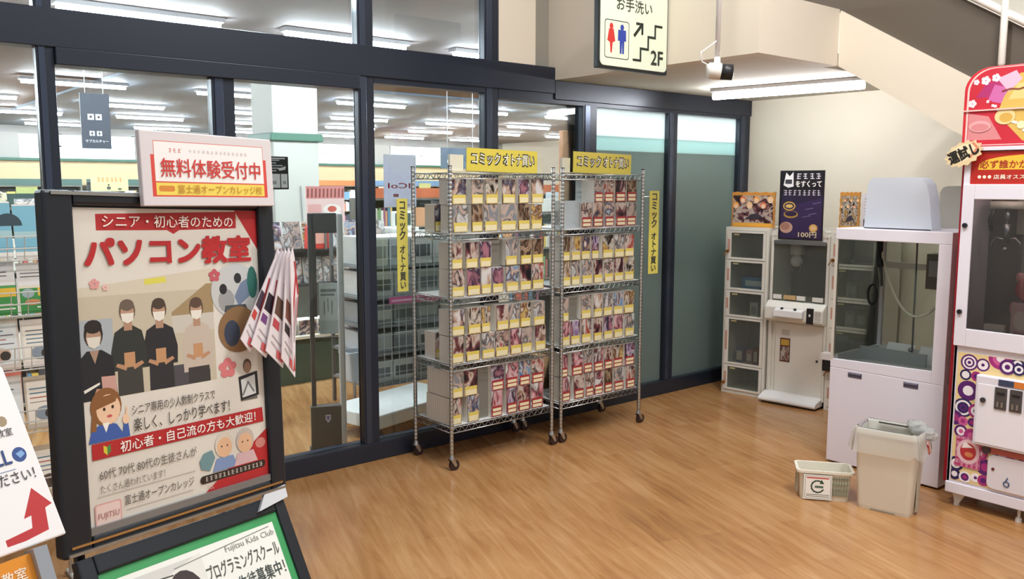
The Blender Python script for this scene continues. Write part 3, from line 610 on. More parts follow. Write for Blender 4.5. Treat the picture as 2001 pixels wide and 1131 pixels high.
# display cards standing on top
def top_card(x0, x1, z0, z1, y, label, pal, name='display_card', depth=0.02):
    t = thing(name, label, 'poster', on_pm(x0, y, z0), PRZ)
    w, h = x1 - x0, z1 - z0
    n = 9
    out = [(0, 0), (w, 0)] + [(w - 0.004 * (i % 2), h * i / n) for i in range(1, n)] + [(w * (1 - i / n), h - (0.008 if i % 2 else 0)) for i in range(n + 1)] + [(0.004 * (i % 2), h * (1 - i / n)) for i in range(1, n)]
    MB().prism(out, 0, depth, mat('#c98a3a', 0.5), axis='y').build('board', t)
    pr = Print(0); pr.rect(0.012, 0.02, w - 0.012, h - 0.03, cover_mat(pal, 4.0)); pr.rect(0.02, 0.008, w * 0.95, 0.035, '#e2a63c')
    for i in range(6):
        cx = w * (0.1 + 0.16 * i); cz = h * (0.78 if i % 2 else 0.62)
        pr.ell(cx, cz, w * 0.075, w * 0.075, ('#e9a24a', '#d9784a', '#ecc890')[i % 3], 10); pr.ell(cx, cz - w * 0.02, w * 0.05, w * 0.05, '#efd0b4', 10)
    pr.poly([(w * 0.3, h * 0.2), (w * 0.75, h * 0.28), (w * 0.6, h * 0.4), (w * 0.45, h * 0.36)], '#3a3440')
    pr.build('print', t)
top_card(0.013, 0.40, 1.418, 1.711, 0.06, 'orange character display card on top of the left locker column', 0)
top_card(0.935, 1.09, 1.418, 1.715, 0.06, 'orange character display card partly hidden behind translucent hood', 2)
t = thing('paper_sheet', 'white printed sheet standing beside the right orange card', 'poster', on_pm(1.1, 0.08, 1.418), PRZ)
MB().box(0, 0.1, 0, 0.003, 0, 0.285, mat('#e8e6ee', 0.5)).build('sheet', t); pr = Print(0)
for i in range(7): pr.rect(0.02, 0.24 - i * 0.024, 0.085, 0.248 - i * 0.024, '#a8a8b8')
pr.rect(0.015, 0.02, 0.09, 0.09, '#5a4a44').build('print', t)
# purple poster
t = thing('poster', 'dark purple poster with gold rings standing above claw window', 'poster', on_pm(0.475, -0.014, 1.335), PRZ)
w, h = 0.366, 0.545
MB().box(0, w, 0, 0.004, 0, h, mat('#17141c', 0.4)).build('sheet', t)
pr = Print(0); pr.rect(0.015, 0.01, w - 0.012, 0.36, '#33234e').poly([(0.015, 0.25), (w - 0.012, 0.33), (w - 0.012, 0.36), (0.015, 0.36)], '#241a38')
pr.poly([(0.03, 0.43), (0.05, 0.53), (0.08, 0.5), (0.11, 0.535), (0.115, 0.42), (0.07, 0.41)], '#e8e8ea').rect(0.045, 0.44, 0.1, 0.475, '#3a3a44')
pr.ell(0.085, 0.265, 0.052, 0.036, '#c8a24a').ell(0.085, 0.265, 0.042, 0.026, '#33234e').ell(0.085, 0.265, 0.03, 0.014, '#d9b866').ell(0.1, 0.20, 0.06, 0.03, '#b08c3c').ell(0.1, 0.205, 0.05, 0.022, '#2a1c40')
pr.ell(0.065, 0.095, 0.055, 0.045, '#c09a8a').ell(0.055, 0.105, 0.04, 0.03, '#a8786a').ell(0.29, 0.095, 0.035, 0.032, '#d8a65c').ell(0.29, 0.095, 0.024, 0.021, '#e8c48a')
for x, z in ((0.22, 0.24), (0.25, 0.20), (0.28, 0.285), (0.2, 0.18)): pr.line([(x, z), (x + 0.06, z + 0.012)], 0.004, '#8a78a8')
scribble(pr, 0.13, 0.478, 0.345, 0.522, 4, '#e6e2ea', 3); scribble(pr, 0.03, 0.35, 0.345, 0.392, 8, '#d9d0e2', 4)
pr.build('print', t)
text(t, 'をすくって', '#f0ede6', 0.135, 0.415, 0.345, 0.465, -0.0065, None, bold=0.03)
text(t, '100円', '#e9d9b0', 0.17, 0.02, 0.32, 0.065, -0.0065, None, bold=0.02)

# ================================================================== WHITE OPEN CLAW MACHINE
WM = mat('#e6e3ee', 0.35); WMI = mat('#d9dcdc', 0.4)
wm = thing('claw_machine', 'plain white claw machine with open window and empty tray', 'claw machine', (5.03, 2.865, 0), -PI / 2)
WW, WD, WH = 0.71, 0.60, 1.50
MB().box(0, WW, 0, WD, 0.012, 0.62, WM).prism([(0, 0.62), (WW - 0.075, 0.62), (WW - 0.075, 0.695), (0, 0.675)], 0, 0.03, WM, axis='y').build('base_cabinet', wm, bevel=0.004)
MB().box(0.03, WW - 0.03, 0.03, WD - 0.03, 0, 0.012, BLACK).build('plinth', wm)
MB().box(WW - 0.0745, WW, 0, 0.045, 0.62, 1.43, WM).build('front_post', wm, bevel=0.003)
MB().box(0.0, 0.018, 0.0, 0.02, 0.67, 1.43, mat('#cfcac0', 0.4)).build('corner_post', wm)
MB().box(0.0, 0.03, WD - 0.03, WD, 0.62, 1.43, WM).build('rear_post', wm); MB().box(WW - 0.03, WW, WD - 0.03, WD, 0.62, 1.43, WM).build('rear_post', wm)
MB().box(0, WW, 0, WD, 1.43, WH, WM).build('top', wm, bevel=0.004)
MB().box(WW - 0.012, WW, 0.045, WD - 0.03, 0.62, 1.43, mat('#c9c4d2', 0.4)).build('side_panel', wm)  # body white darkened, side shade put into the colour
MB().box(0.004, 0.008, 0.02, WD - 0.03, 0.62, 1.43, GLASS_T).build('side_glass', wm)
MB().box(0.03, WW - 0.03, WD - 0.012, WD - 0.008, 0.62, 1.43, glass('grey_glass', '#eef0ec', 0.02, 0.08)).build('rear_glass', wm)
MB().box(0.01, WW - 0.08, 0.004, 0.007, 0.70, 1.43, glass('front_glass', '#f6f9f8', 0.05)).build('front_glass', wm)
tr = MB().box(0.012, WW - 0.012, 0.035, WD - 0.02, 0.62, 0.64, WMI).box(0.012, 0.03, 0.035, WD - 0.02, 0.64, 0.70, WMI).box(0.03, WW - 0.02, WD - 0.04, WD - 0.02, 0.64, 0.7, WMI).build('tray', wm)
MB().box(0.02, 0.45, 0.33, 0.35, 0.64, 0.72, mat('#c2c6c8', 0.3, 0.2)).build('divider', tr)
for x0, x1 in ((0.126, 0.215), (0.478, 0.565)):
    b = MB().box(x0, x1, -0.003, 0, 0.575, 0.605, mat('#4c4a5c', 0.4)).box(x0 + 0.005, x1 - 0.005, -0.006, -0.003, 0.595, 0.605, mat('#7a788c', 0.4)).build('handle', wm)
MB().tube([(0.10, 0.37, 1.42), (0.10, 0.37, 1.30), (0.13, 0.33, 1.25)], 0.02, BLACK, 8).tube([(0.10, 0.37, 1.42), (0.12, 0.37, 1.2), (0.13, 0.36, 1.12)], 0.008, mat('#4a4a48', 0.5), 6).build('claw_arm', wm, smooth=True)
MB().tube([(0.07 + 0.05 * math.cos(a * PI / 6) * 0.6, 0.36, 1.06 + 0.065 * math.sin(a * PI / 6)) for a in range(13)], 0.009, BLACK, 6).build('hook', wm, smooth=True)
def sag(p0, p1, p2, n=16):
    return [tuple((1 - t) ** 2 * p0[i] + 2 * t * (1 - t) * p1[i] + t * t * p2[i] for i in range(3)) for t in [k / n for k in range(n + 1)]]
MB().tube(sag((0.10, 0.37, 1.38), (0.30, 0.37, 0.64), (0.56, 0.37, 1.16)), 0.0085, mat('#eceadc', 0.5), 6).build('cable', wm, smooth=True)
MB().tube(sag((0.06, 0.40, 1.40), (0.08, 0.40, 1.2), (0.13, 0.36, 1.1)), 0.004, mat('#a8a89c', 0.5), 6).build('cable', wm, smooth=True)
MB().tube([(0.335, 0.38, 1.42), (0.34, 0.38, 0.66)], 0.006, STEEL, 6).ball((0.335, 0.375, 0.73), 0.018, 0.018, 0.014, STEEL).build('rod', wm, smooth=True)
MB().box(0.0, WW, WD - 0.03, WD, 1.22, 1.26, WMI).build('rear_rail', wm)
MB().box(0.38, 0.50, 0.42, 0.55, 1.12, 1.34, mat('#6d6c68', 0.4)).box(0.40, 0.48, 0.41, 0.42, 1.2, 1.3, STEEL).build('motor', wm)
for i, (x0, x1, a) in enumerate(((0.145, 0.325, 0.9), (0.36, 0.53, 0.95))):
    t = thing('white_card', 'blank white card lying in the white machine tray, %s one' % ('left', 'right')[i], 'card', (5.03 + 0.40, 2.865 - x0, 0.642), -PI / 2)
    MB(Matrix.Rotation(-0.5, 4, 'X')).box(0, x1 - x0, 0, 0.004, 0, 0.12, WHITE).build('card', t)
    MB().box(0.02, x1 - x0 - 0.02, 0.03, 0.05, 0, 0.05, mat('#c9c9c9', 0.5)).build('rest', t)
# translucent hood and grey panel on top
HOOD = frosted('milky_plastic', '#e6ebf2', 0.5)
t = thing('plastic_hood', 'translucent white plastic hood standing on the white machine', 'cover', (5.03 + 0.10, 2.865, WH), -PI / 2)
b = MB()
rings = []
def hood_out(y): return [(0.125, 0.0), (0.125, 0.0)]
out = [(0.128, 0.0), (0.133, 0.15), (0.14, 0.26), (0.15, 0.295), (0.175, 0.31), (0.44, 0.312), (0.475, 0.302), (0.50, 0.27), (0.52, 0.2), (0.545, 0.0)]
n = len(out); v = []
for y in (0.0, 0.012, 0.12): v += [(x, y, z) for x, z in out]
f = []
for k in range(2):
    for i in range(n - 1): f.append((k * n + i, k * n + i + 1, (k + 1) * n + i + 1, (k + 1) * n + i))
f.append(tuple(range(n))); f.append(tuple(2 * n + i for i in range(n))[::-1])
MB().raw(v, f, HOOD).build('shell', t, smooth=False)
MB().box(0.13, 0.54, 0.0, 0.12, 0.0, 0.006, WHITE).build('foot_rim', t)
t = thing('grey_panel', 'grey plate with rounded corner standing behind the plastic hood', 'panel', (5.03 + 0.5, 2.865, WH), -PI / 2)
MB().prism([(0.40, 0.0), (0.40, 0.22), (0.415, 0.25), (0.44, 0.26), (0.71, 0.265), (0.71, 0.0)], 0.0, 0.02, mat('#a9a69c', 0.5), axis='y').build('plate', t, bevel=0.003)
MB().box(0.42, 0.7, 0.02, 0.06, 0, 0.006, mat('#a9a69c', 0.5)).build('foot', t)

# ================================================================== RED AND WHITE CLAW MACHINE
RW, RDp = 1.0, 0.33
rm = thing('claw_machine', 'tall red and white claw machine with ring pattern and rounded header', 'claw machine', (4.85, 2.065, 0), -PI / 2)
RDK = mat('#a3182c', 0.35); RDH = mat('#d1303a', 0.35)
MB().box(0.03, RW, -0.01, RDp, 0.075, 0.135, WM).box(0.03, RW, 0.0, 0.012, 0.135, 0.9, WM).box(0.03, 0.05, 0.0, RDp, 0.135, 1.77, WM).box(RW - 0.02, RW, 0, RDp, 0.135, 1.77, WM).box(0.05, RW - 0.02, RDp - 0.015, RDp, 0.135, 1.77, mat('#5a5654', 0.5)).build('body', rm, bevel=0.004)
MB().box(0.0, 0.03, 0.03, RDp, 0.12, 2.25, RDK).build('side_trim', rm, bevel=0.004)
MB().box(0.03, 0.09, -0.018, 0.0, 0.9, 1.77, WM).box(0.94, RW, -0.018, 0, 0.9, 1.77, WM).box(0.09, 0.94, -0.018, 0, 1.69, 1.77, WM).box(0.09, 0.94, -0.018, 0, 0.9, 0.998, WM).build('door_frame', rm, bevel=0.004)
MB().box(0.09, 0.94, -0.009, -0.005, 0.998, 1.69, glass('dim_glass', '#eceeec', 0.1, 0.05)).build('window', rm)
MB().box(0.05, RW - 0.02, 0.012, RDp - 0.015, 0.9, 0.93, mat('#7a2430', 0.5)).build('playfield', rm)
MB().box(0.05, RW - 0.02, RDp - 0.02, RDp - 0.0155, 0.93, 1.75, mat('#6a6662', 0.4)).box(0.2, 0.42, RDp - 0.05, RDp - 0.02, 1.5, 1.74, mat('#a9a69c', 0.4)).build('interior_back', rm)
cl = MB().box(0.12, 0.28, 0.12, 0.22, 1.64, 1.68, mat('#c9c5bb', 0.4)).tube([(0.20, 0.15, 1.64), (0.20, 0.15, 1.56)], 0.012, STEEL, 8).tube([(0.2, 0.15, 1.56), (0.2, 0.15, 1.46)], [0.02, 0.012], STEEL, 8).ball((0.2, 0.14, 1.425), 0.014, 0.014, 0.014, CHROME)
cl.tube([(0.2, 0.15, 1.475), (0.15, 0.15, 1.485), (0.13, 0.15, 1.46), (0.128, 0.15, 1.43)], 0.006, CHROME, 6).tube([(0.2, 0.15, 1.475), (0.245, 0.15, 1.485), (0.268, 0.15, 1.46), (0.27, 0.15, 1.43)], 0.006, CHROME, 6).tube([(0.14, 0.13, 1.64), (0.12, 0.13, 1.58), (0.13, 0.13, 1.52)], 0.012, BLACK, 6)
cl.build('claw', rm, smooth=True)
for x, z in ((0.055, 1.552), (0.055, 1.087)): MB().tube([(x, -0.018, z), (x, -0.03, z)], 0.013, mat('#3a3a40', 0.3, 0.6), 12).build('lock', rm)
MB().box(0.10, 0.93, 0.015, 0.035, 1.735, 1.75, emit('#fff6ea', 5.0)).build('added_light_bar', rm)  # glowing strip added to brighten the claw inside
# ring patterned front sheet
PX1, PZ0, PZ1 = 0.94, 0.15, 0.865
MB().box(0.055, PX1, -0.003, 0.0, PZ0, PZ1, mat('#f0d9a0', 0.4)).build('pattern_sheet', rm)
pr = Print(-0.003, step=0.00003); pr.rect(0.056, PZ0 + 0.001, PX1 - 0.001, PZ1 - 0.001, '#ecd49a'); r2 = random.Random(3)
def rings_at(cx, cz, r, cols):
    for i, c in enumerate(cols):
        rr_ = r * (1 - i / len(cols)); pts = []
        for k in range(18):
            a = 2 * PI * k / 18; pts.append((min(max(cx + rr_ * math.cos(a), 0.056), PX1 - 0.001), min(max(cz + rr_ * math.sin(a), PZ0 + 0.001), PZ1 - 0.001)))
        pr.poly(pts, c)
PU, MG, WHT, NV, PK = '#5a1f6e', '#a8307c', '#f4eef2', '#2a2258', '#d0609a'
spec = [(0.115, 0.815, 0.045, [PU, WHT, PU, WHT, PU]), (0.185, 0.812, 0.035, [PU, WHT, WHT, PU]), (0.27, 0.86, 0.06, [MG, PK, WHT]), (0.1, 0.745, 0.03, [NV, WHT, WHT]), (0.155, 0.745, 0.027, [MG, PU]), (0.118, 0.66, 0.055, [PU, PU, WHT, WHT]), (0.098, 0.562, 0.052, [NV, WHT, NV, PU, NV]), (0.165, 0.555, 0.04, [MG, WHT, NV]), (0.06, 0.50, 0.04, [PU, MG]), (0.102, 0.488, 0.026, [PK, MG]), (0.15, 0.49, 0.024, [PU, MG]), (0.095, 0.43, 0.036, [PU, WHT, PK]), (0.15, 0.415, 0.04, [MG, PK]), (0.08, 0.245, 0.04, [NV, WHT, PK]), (0.075, 0.185, 0.032, [NV, WHT]), (0.13, 0.18, 0.032, [WHT, PU, MG]), (0.185, 0.19, 0.026, [WHT, WHT, PU]), (0.225, 0.185, 0.03, [MG, PU]), (0.23, 0.26, 0.045, [PU, MG]), (0.2, 0.33, 0.04, [MG, PK, WHT])]
for _ in range(40): spec.append((0.30 + r2.random() * 0.62, (0.80 + r2.random() * 0.05) if _ % 2 else (0.345 + r2.random() * 0.02), 0.02 + r2.random() * 0.035, r2.choice([[PU, WHT, PU], [NV, WHT, NV], [MG, PK], [PU, MG, WHT], [WHT, PU]])))
for s_ in spec: rings_at(*s_)
# gingham patch with a round face-like badge
pr.rect(0.075, 0.235, 0.205, 0.405, '#c06a90')
for k in range(5): pr.rect(0.08 + k * 0.026, 0.237, 0.09 + k * 0.026, 0.403, '#d890ac'); pr.rect(0.077, 0.24 + k * 0.034, 0.203, 0.252 + k * 0.034, '#b83a70')
pr.ell(0.14, 0.325, 0.06, 0.068, '#e6c2cc').ell(0.14, 0.325, 0.042, 0.048, '#b8343c').poly([(0.105, 0.34), (0.165, 0.352), (0.12, 0.378)], '#f6eaea').ell(0.145, 0.31, 0.022, 0.014, '#d98a5a')
pr.build('ring_print', rm)
dr = MB().box(0.17, 0.83, -0.045, -0.003, 0.385, 0.765, WM).build('coin_door', rm, bevel=0.008)
MB().box(0.185, 0.815, -0.048, -0.045, 0.40, 0.72, mat('#efedf5', 0.35)).build('door_skin', dr, bevel=0.004)
MB().tube([(0.215, -0.048, 0.635), (0.215, -0.058, 0.635)], 0.014, mat('#55545c', 0.3, 0.7), 12).build('door_lock', dr)
for i, x in enumerate((0.272, 0.345, 0.418)):
    MB().box(x, x + 0.058, -0.054, -0.048, 0.60, 0.715, mat('#5c5a5c', 0.35, 0.5)).box(x + 0.01, x + 0.048, -0.058, -0.054, 0.68, 0.69, BLACK).box(x + 0.012, x + 0.022, -0.058, -0.054, 0.612, 0.64, mat('#a8a8a8', 0.3, 0.8)).box(x + 0.034, x + 0.044, -0.058, -0.054, 0.612, 0.64, mat('#a8a8a8', 0.3, 0.8)).build('coin_slot', dr)
MB().box(0.285, 0.36, -0.0505, -0.048, 0.726, 0.758, NV and mat('#3c4660', 0.4)).box(0.36, 0.43, -0.0505, -0.048, 0.726, 0.758, mat('#d9803a', 0.4)).build('sticker', dr)
MB().box(0.235, 0.83, -0.012, -0.002, 0.345, 0.375, mat('#b86058', 0.4)).build('strip', rm)
MB().tube([(0.235, -0.012, 0.36), (0.235, -0.02, 0.36)], 0.022, mat('#4c3c44', 0.4), 14).build('round_lock', rm)
pd = MB().prism(rrect(0.245, 0.155, 0.80, 0.34, 0.03), -0.016, -0.003, mat('#e2dfe6', 0.35), axis='y').build('prize_door', rm, bevel=0.003)
MB().tube([(0.275, -0.016, 0.265), (0.275, -0.02, 0.265)], 0.008, mat('#6a2430', 0.4), 8).build('peg', pd)
MB().tube([(0.345 + 0.014 * math.cos(k * PI / 5), -0.018, 0.20 + 0.014 * math.sin(k * PI / 5)) for k in range(11)], 0.003, mat('#33507c', 0.5), 5).tube([(0.35, -0.018, 0.235), (0.34, -0.018, 0.212)], 0.003, mat('#33507c', 0.5), 5).build('emblem', pd)
for x in (0.06, 0.40, 0.9):
    MB().prism([(x - 0.0, 0.078), (x + 0.07, 0.078), (x + 0.035, 0.012), (x + 0.015, 0.012)], 0.02, 0.05, mat('#d5d2cc', 0.4), axis='y').build('foot', rm) if x < 0.3 else MB().tube([(x, 0.03, 0.078), (x, 0.03, 0.024), (x, 0.03, 0.022), (x, 0.03, 0.0)], [0.008, 0.008, 0.015, 0.017], mat('#d5d2cc', 0.4), 10).build('foot', rm)
MB().tube([(0.08, 0.035, 0.014), (0.08, 0.035, 0.0)], 0.016, mat('#d5d2cc', 0.4), 10).build('foot', rm)
MB().tube([(0.08, 0.28, 0.078), (0.08, 0.28, 0.0)], 0.016, mat('#d5d2cc', 0.4), 10).build('foot', rm); MB().tube([(0.9, 0.28, 0.078), (0.9, 0.28, 0.0)], 0.016, mat('#d5d2cc', 0.4), 10).build('foot', rm)
# marquee band and header
MB().box(0.045, 0.97, -0.004, 0.16, 1.77, 1.94, mat('#b42a22', 0.4)).box(0.03, 0.06, -0.012, 0.02, 1.77, 1.945, WM).box(0.03, 0.98, -0.016, 0.1, 1.945, 1.965, WM).build('marquee_band', rm)
pr = Print(-0.004)
pts = [(0.095, 1.845)] + [(0.42 - 0.325 * math.cos(a * PI / 16), 1.845 + 0.078 * math.sin(a * PI / 16) ** 0.6) for a in range(1, 16)] + [(0.745, 1.845)]
pr.poly(pts, '#f0c040')
for x in (0.105, 0.13, 0.155, 0.37, 0.395): pr.ell(x, 1.808, 0.009, 0.009, '#f8ecd8', 10)
pr.build('band_print', rm)
text(rm, '必ず誰かが得をする', '#a8281e', 0.105, 1.852, 0.52, 1.895, -0.0055, None, bold=0.015)
text(rm, '店員オススメ', '#f8ecd8', 0.175, 1.796, 0.355, 1.82, -0.0055, None, bold=0.02)
hd = [(0.0, 1.965), (0.98, 1.965), (0.98, 2.2)] + [(0.86 + 0.12 * math.cos(a * PI / 16), 2.25 + 0.125 * math.sin(a * PI / 16)) for a in range(0, 9)] + [(0.13 - 0.13 * math.sin(a * PI / 16), 2.255 + 0.12 * math.cos(a * PI / 16)) for a in range(0, 9)] + [(0.0, 2.2)]
MB().prism(hd, 0.0, 0.14, RDH, axis='y').build('header', rm, bevel=0.006)
pr = Print(0.0)
sc = lambda k: [(0.49 + (x - 0.49) * k, 2.17 + (z - 2.17) * k) for x, z in hd]
pr.poly(sc(0.965), '#f0c8c4').poly(sc(0.945), '#c8283a')
pr.poly([(0.03, 2.0), (0.2, 2.0), (0.13, 2.12), (0.03, 2.14)], '#d8888c').poly([(0.06, 2.22), (0.24, 2.21), (0.2, 2.31), (0.11, 2.29)], '#b0306e').poly([(0.12, 2.2), (0.2, 2.18), (0.22, 2.26), (0.15, 2.28)], '#cc6aa8')
pr.poly([(0.30, 1.99), (0.94, 1.99), (0.94, 2.33), (0.27, 2.33), (0.2, 2.22), (0.17, 2.13)], '#d9b45c').poly([(0.22, 2.2), (0.9, 2.22), (0.9, 2.29), (0.26, 2.28)], '#e6cc84')
pr.poly([(0.16, 2.31), (0.25, 2.345), (0.28, 2.3), (0.22, 2.24)], '#efb8d0')
for x, z, r in ((0.105, 2.305, 0.022), (0.155, 2.315, 0.02), (0.045, 2.19, 0.02), (0.06, 2.3, 0.014)): 
    for k in range(5): pr.ell(x + r * 0.6 * math.cos(k * 1.257), z + r * 0.6 * math.sin(k * 1.257), r * 0.5, r * 0.5, '#f7dfe6', 8)
for k in range(9):
    for j in range(2): pr.rect(0.115 + k * 0.026 + j * 0.013, 2.19 - k * 0.022 - j * 0.004, 0.128 + k * 0.026 + j * 0.013, 2.203 - k * 0.022 - j * 0.004, ('#faf0ee', '#c8283a')[(k + j) % 2 if j else 0])
pr.ell(0.21, 2.115, 0.05, 0.04, '#e8cf94').ell(0.215, 2.11, 0.032, 0.024, '#d4a850').ell(0.29, 2.07, 0.02, 0.02, '#f6eab8').ell(0.09, 2.07, 0.055, 0.03, '#e6a8ac').ell(0.09, 2.065, 0.045, 0.02, '#d8888c')
pr.line([(0.19, 2.245), (0.23, 2.255), (0.27, 2.25), (0.33, 2.268)], 0.006, '#8a3c2c').line([(0.33, 2.25), (0.345, 2.28), (0.36, 2.25)], 0.006, '#6a3020')
pr.build('header_print', rm)
MB().box(0.0, 0.98, -0.0085, -0.003, 2.150, 2.157, mat('#e8c8c0', 0.4)).build('header_seam', rm)
# burst card
bc = thing('burst_card', 'jagged gold card with black lettering stuck to the red machine corner', 'sign', (4.85 - 0.04, 2.065, 1.915), -PI / 2)
bm_ = Matrix.Rotation(math.radians(-24), 4, 'Y')
pts = []
for k in range(28):
    a = 2 * PI * k / 28; r = 1.0 if k % 2 else 0.84
    pts.append((0.035 + 0.105 * r * math.cos(a), 0.0 + 0.066 * r * math.sin(a)))
MB(bm_).prism(pts, 0.0, 0.004, mat('#e2cba0', 0.5), axis='y').build('board', bc)
pr = Print(0, bm_); pr.ell(0.03, 0.005, 0.075, 0.042, '#f0dfba').line([(0.06, -0.03), (0.11, 0.0), (0.1, 0.03)], 0.012, '#d98a6a').build('print', bc)
text(bc, '運試し', '#1c1812', -0.045, -0.032, 0.115, 0.038, -0.0015, bm_, bold=0.045)
MB(bm_).box(0.03, 0.05, 0.004, 0.03, -0.01, 0.01, PAPER).build('tape_tab', bc)
# prizes in the red machine
def plush(x, y, z, s, c1, c2, label):
    t = thing('prize_plush', label, 'plush toy', (4.85 + y, 2.065 - x, z), -PI / 2)
    MB().ball((0, 0, 0.07 * s), 0.06 * s, 0.05 * s, 0.07 * s, mat(c1, 0.8)).build('body', t, smooth=True)
    h_ = MB().ball((0, -0.005, 0.19 * s), 0.065 * s, 0.055 * s, 0.06 * s, mat(c1, 0.8)).build('head', t, smooth=True)
    for sx in (-1, 1):
        MB().ball((sx * 0.045 * s, 0, 0.245 * s), 0.022 * s, 0.015 * s, 0.025 * s, mat(c2, 0.8), 8, 6).build('ear', h_, smooth=True)
        MB().ball((sx * 0.06 * s, -0.02, 0.1 * s), 0.02 * s, 0.02 * s, 0.035 * s, mat(c2, 0.8), 8, 6).build('arm', t, smooth=True)
plush(0.33, 0.17, 0.995, 1.15, '#c02c40', '#e8a0a8', 'red plush toy inside the red machine window')
t = thing('prize_box', 'pale pink prize box standing in front of the red plush', 'box', (4.85 + 0.06, 2.065 - 0.28, 0.931), -PI / 2)
MB().box(0, 0.16, 0, 0.05, 0, 0.22, mat('#e8c0c8', 0.5)).build('body', t, bevel=0.004); Print(0).ell(0.05, 0.13, 0.035, 0.05, '#f4e4e4').rect(0.02, 0.03, 0.14, 0.07, '#d06a78').build('print', t)
t = thing('prize_box', 'white leaflet box lying at the red machine window edge', 'box', (4.85 + 0.02, 2.065 - 0.165, 0.931), -PI / 2)
MB().box(0, 0.10, 0, 0.03, 0, 0.10, mat('#e9e4e0', 0.5)).build('body', t, bevel=0.003); Print(0).rect(0.01, 0.01, 0.09, 0.03, '#c9b0a8').build('print', t)
t = thing('prize_box', 'yellow and red prize box beside the pink box', 'box', (4.85 + 0.03, 2.065 - 0.46, 0.931), -PI / 2)
MB().box(0, 0.12, 0, 0.06, 0, 0.09, mat('#d9b83c', 0.5)).build('body', t, bevel=0.003); Print(0).rect(0.01, 0.02, 0.11, 0.05, '#a83030').build('print', t)
MB().box(0.29, 0.45, 0.12, 0.26, 0.93, 0.994, mat('#8c2838', 0.5)).build('prize_stage', rm)

# ================================================================== BIN AND BASKET
BINC = mat('#d9d1c0', 0.5, vary=0.02, scale=6)
def rr3(cx, cy, hx, hy, r, z, n=4):
    return [(cx + p[0], cy + p[1], z) for p in rrect(-hx, -hy, hx, hy, r, n)]
ang = math.atan2(2.085 - 2.372, 4.474 - 4.422)
tb = thing('waste_bin', 'beige square waste bin lined with a clear plastic bag', 'bin', (4.535, 2.205, 0), ang)
MB().loft([rr3(0, 0, 0.135, 0.085, 0.02, 0.0), rr3(0, 0, 0.138, 0.088, 0.022, 0.02), rr3(0, 0, 0.148, 0.098, 0.024, 0.2), rr3(0, 0, 0.155, 0.105, 0.026, 0.42), rr3(0, 0, 0.163, 0.112, 0.028, 0.425), rr3(0, 0, 0.163, 0.112, 0.028, 0.452), rr3(0, 0, 0.15, 0.10, 0.024, 0.452), rr3(0, 0, 0.138, 0.088, 0.02, 0.10)], BINC, cap1=True).build('body', tb, bevel=0.0)
for sy in (-1, 1):
    MB().prism([(-0.07, 0.0), (0.07, 0.0), (0.06, 0.009), (-0.06, 0.009)], sy * 0.086 - 0.002, sy * 0.086 + 0.002, mat('#8f8778', 0.6), axis='y').build('foot_gap', tb)
MB().box(0.149, 0.156, -0.02, 0.02, 0.02, 0.40, mat('#b9b1a0', 0.5)).build('corner_rib', tb)
MB().box(-0.09, 0.10, 0.075, 0.085, 0.449, 0.456, mat('#4c4a46', 0.5)).build('bag_holder', tb)
BAG = glass('thin_plastic_bag', '#fffdf8', 0.02, 0.5)
rg = []; n_ = 64; r3 = random.Random(5); ph = [r3.random() * 6.28 for _ in range(6)]
def bag_ring(off, z, amp, zamp):
    out = []
    base = rrect(-0.163 - off, -0.112 - off, 0.163 + off, 0.112 + off, 0.03 + off * 0.5, 15)
    for k, (x, y) in enumerate(base):
        t_ = 2 * PI * k / len(base); w_ = amp * (math.sin(7 * t_ + ph[0]) + 0.6 * math.sin(13 * t_ + ph[1]) + 0.4 * math.sin(23 * t_ + ph[2]))
        l = math.hypot(x, y); out.append((x * (1 + w_ / l), y * (1 + w_ / l), z + zamp * (math.sin(4 * t_ + ph[3]) + 0.5 * math.sin(9 * t_ + ph[4]))))
    return out
MB().loft([bag_ring(-0.024, 0.33, 0.0, 0.004), bag_ring(-0.018, 0.45, 0.001, 0.0), bag_ring(-0.004, 0.462, 0.001, 0.002), bag_ring(0.006, 0.456, 0.002, 0.002), bag_ring(0.012, 0.42, 0.004, 0.004), bag_ring(0.016, 0.37, 0.006, 0.008), bag_ring(0.02, 0.335, 0.008, 0.012)], BAG, cap0=False, cap1=False).build('bag_liner', tb, smooth=True)
kn = MB(); rk_ = random.Random(2)
for cx, cy, cz, s in ((0.12, 0.06, 0.465, 0.05), (0.165, 0.05, 0.445, 0.045), (0.185, 0.08, 0.425, 0.035), (0.09, 0.085, 0.47, 0.035)):
    rings = []
    for i in range(1, 7):
        t_ = PI * i / 7; rings.append([(cx + s * (0.8 + 0.4 * rk_.random()) * math.sin(t_) * math.cos(2 * PI * q / 10), cy + s * (0.8 + 0.4 * rk_.random()) * math.sin(t_) * math.sin(2 * PI * q / 10), cz - s * 0.8 * math.cos(t_)) for q in range(10)])
    kn.loft(rings, BAG)
kn.build('bag_knot', tb, smooth=False)

bk = thing('basket', 'low white plastic basket with a paper label beside the bin', 'basket', (4.435, 2.535, 0), math.atan2(2.05 - 2.285, 3.809 - 3.667) + 0.1)
BKC = mat('#e4dfd0', 0.45)
MB().loft([rr3(0, 0, 0.128, 0.072, 0.02, 0.0), rr3(0, 0, 0.14, 0.08, 0.022, 0.155), rr3(0, 0, 0.156, 0.094, 0.026, 0.158), rr3(0, 0, 0.156, 0.094, 0.026, 0.172), rr3(0, 0, 0.14, 0.08, 0.022, 0.172), rr3(0, 0, 0.126, 0.07, 0.02, 0.012)], BKC, cap1=True).build('tub', bk)
b = MB()
for k in range(6):
    b.box(0.045 + k * 0.014, 0.05 + k * 0.014, -0.084, -0.076, 0.03, 0.14, mat('#8f9078', 0.5))
for k in range(4): b.box(0.04, 0.125, -0.084, -0.076, 0.035 + k * 0.03, 0.041 + k * 0.03, mat('#8f9078', 0.5))
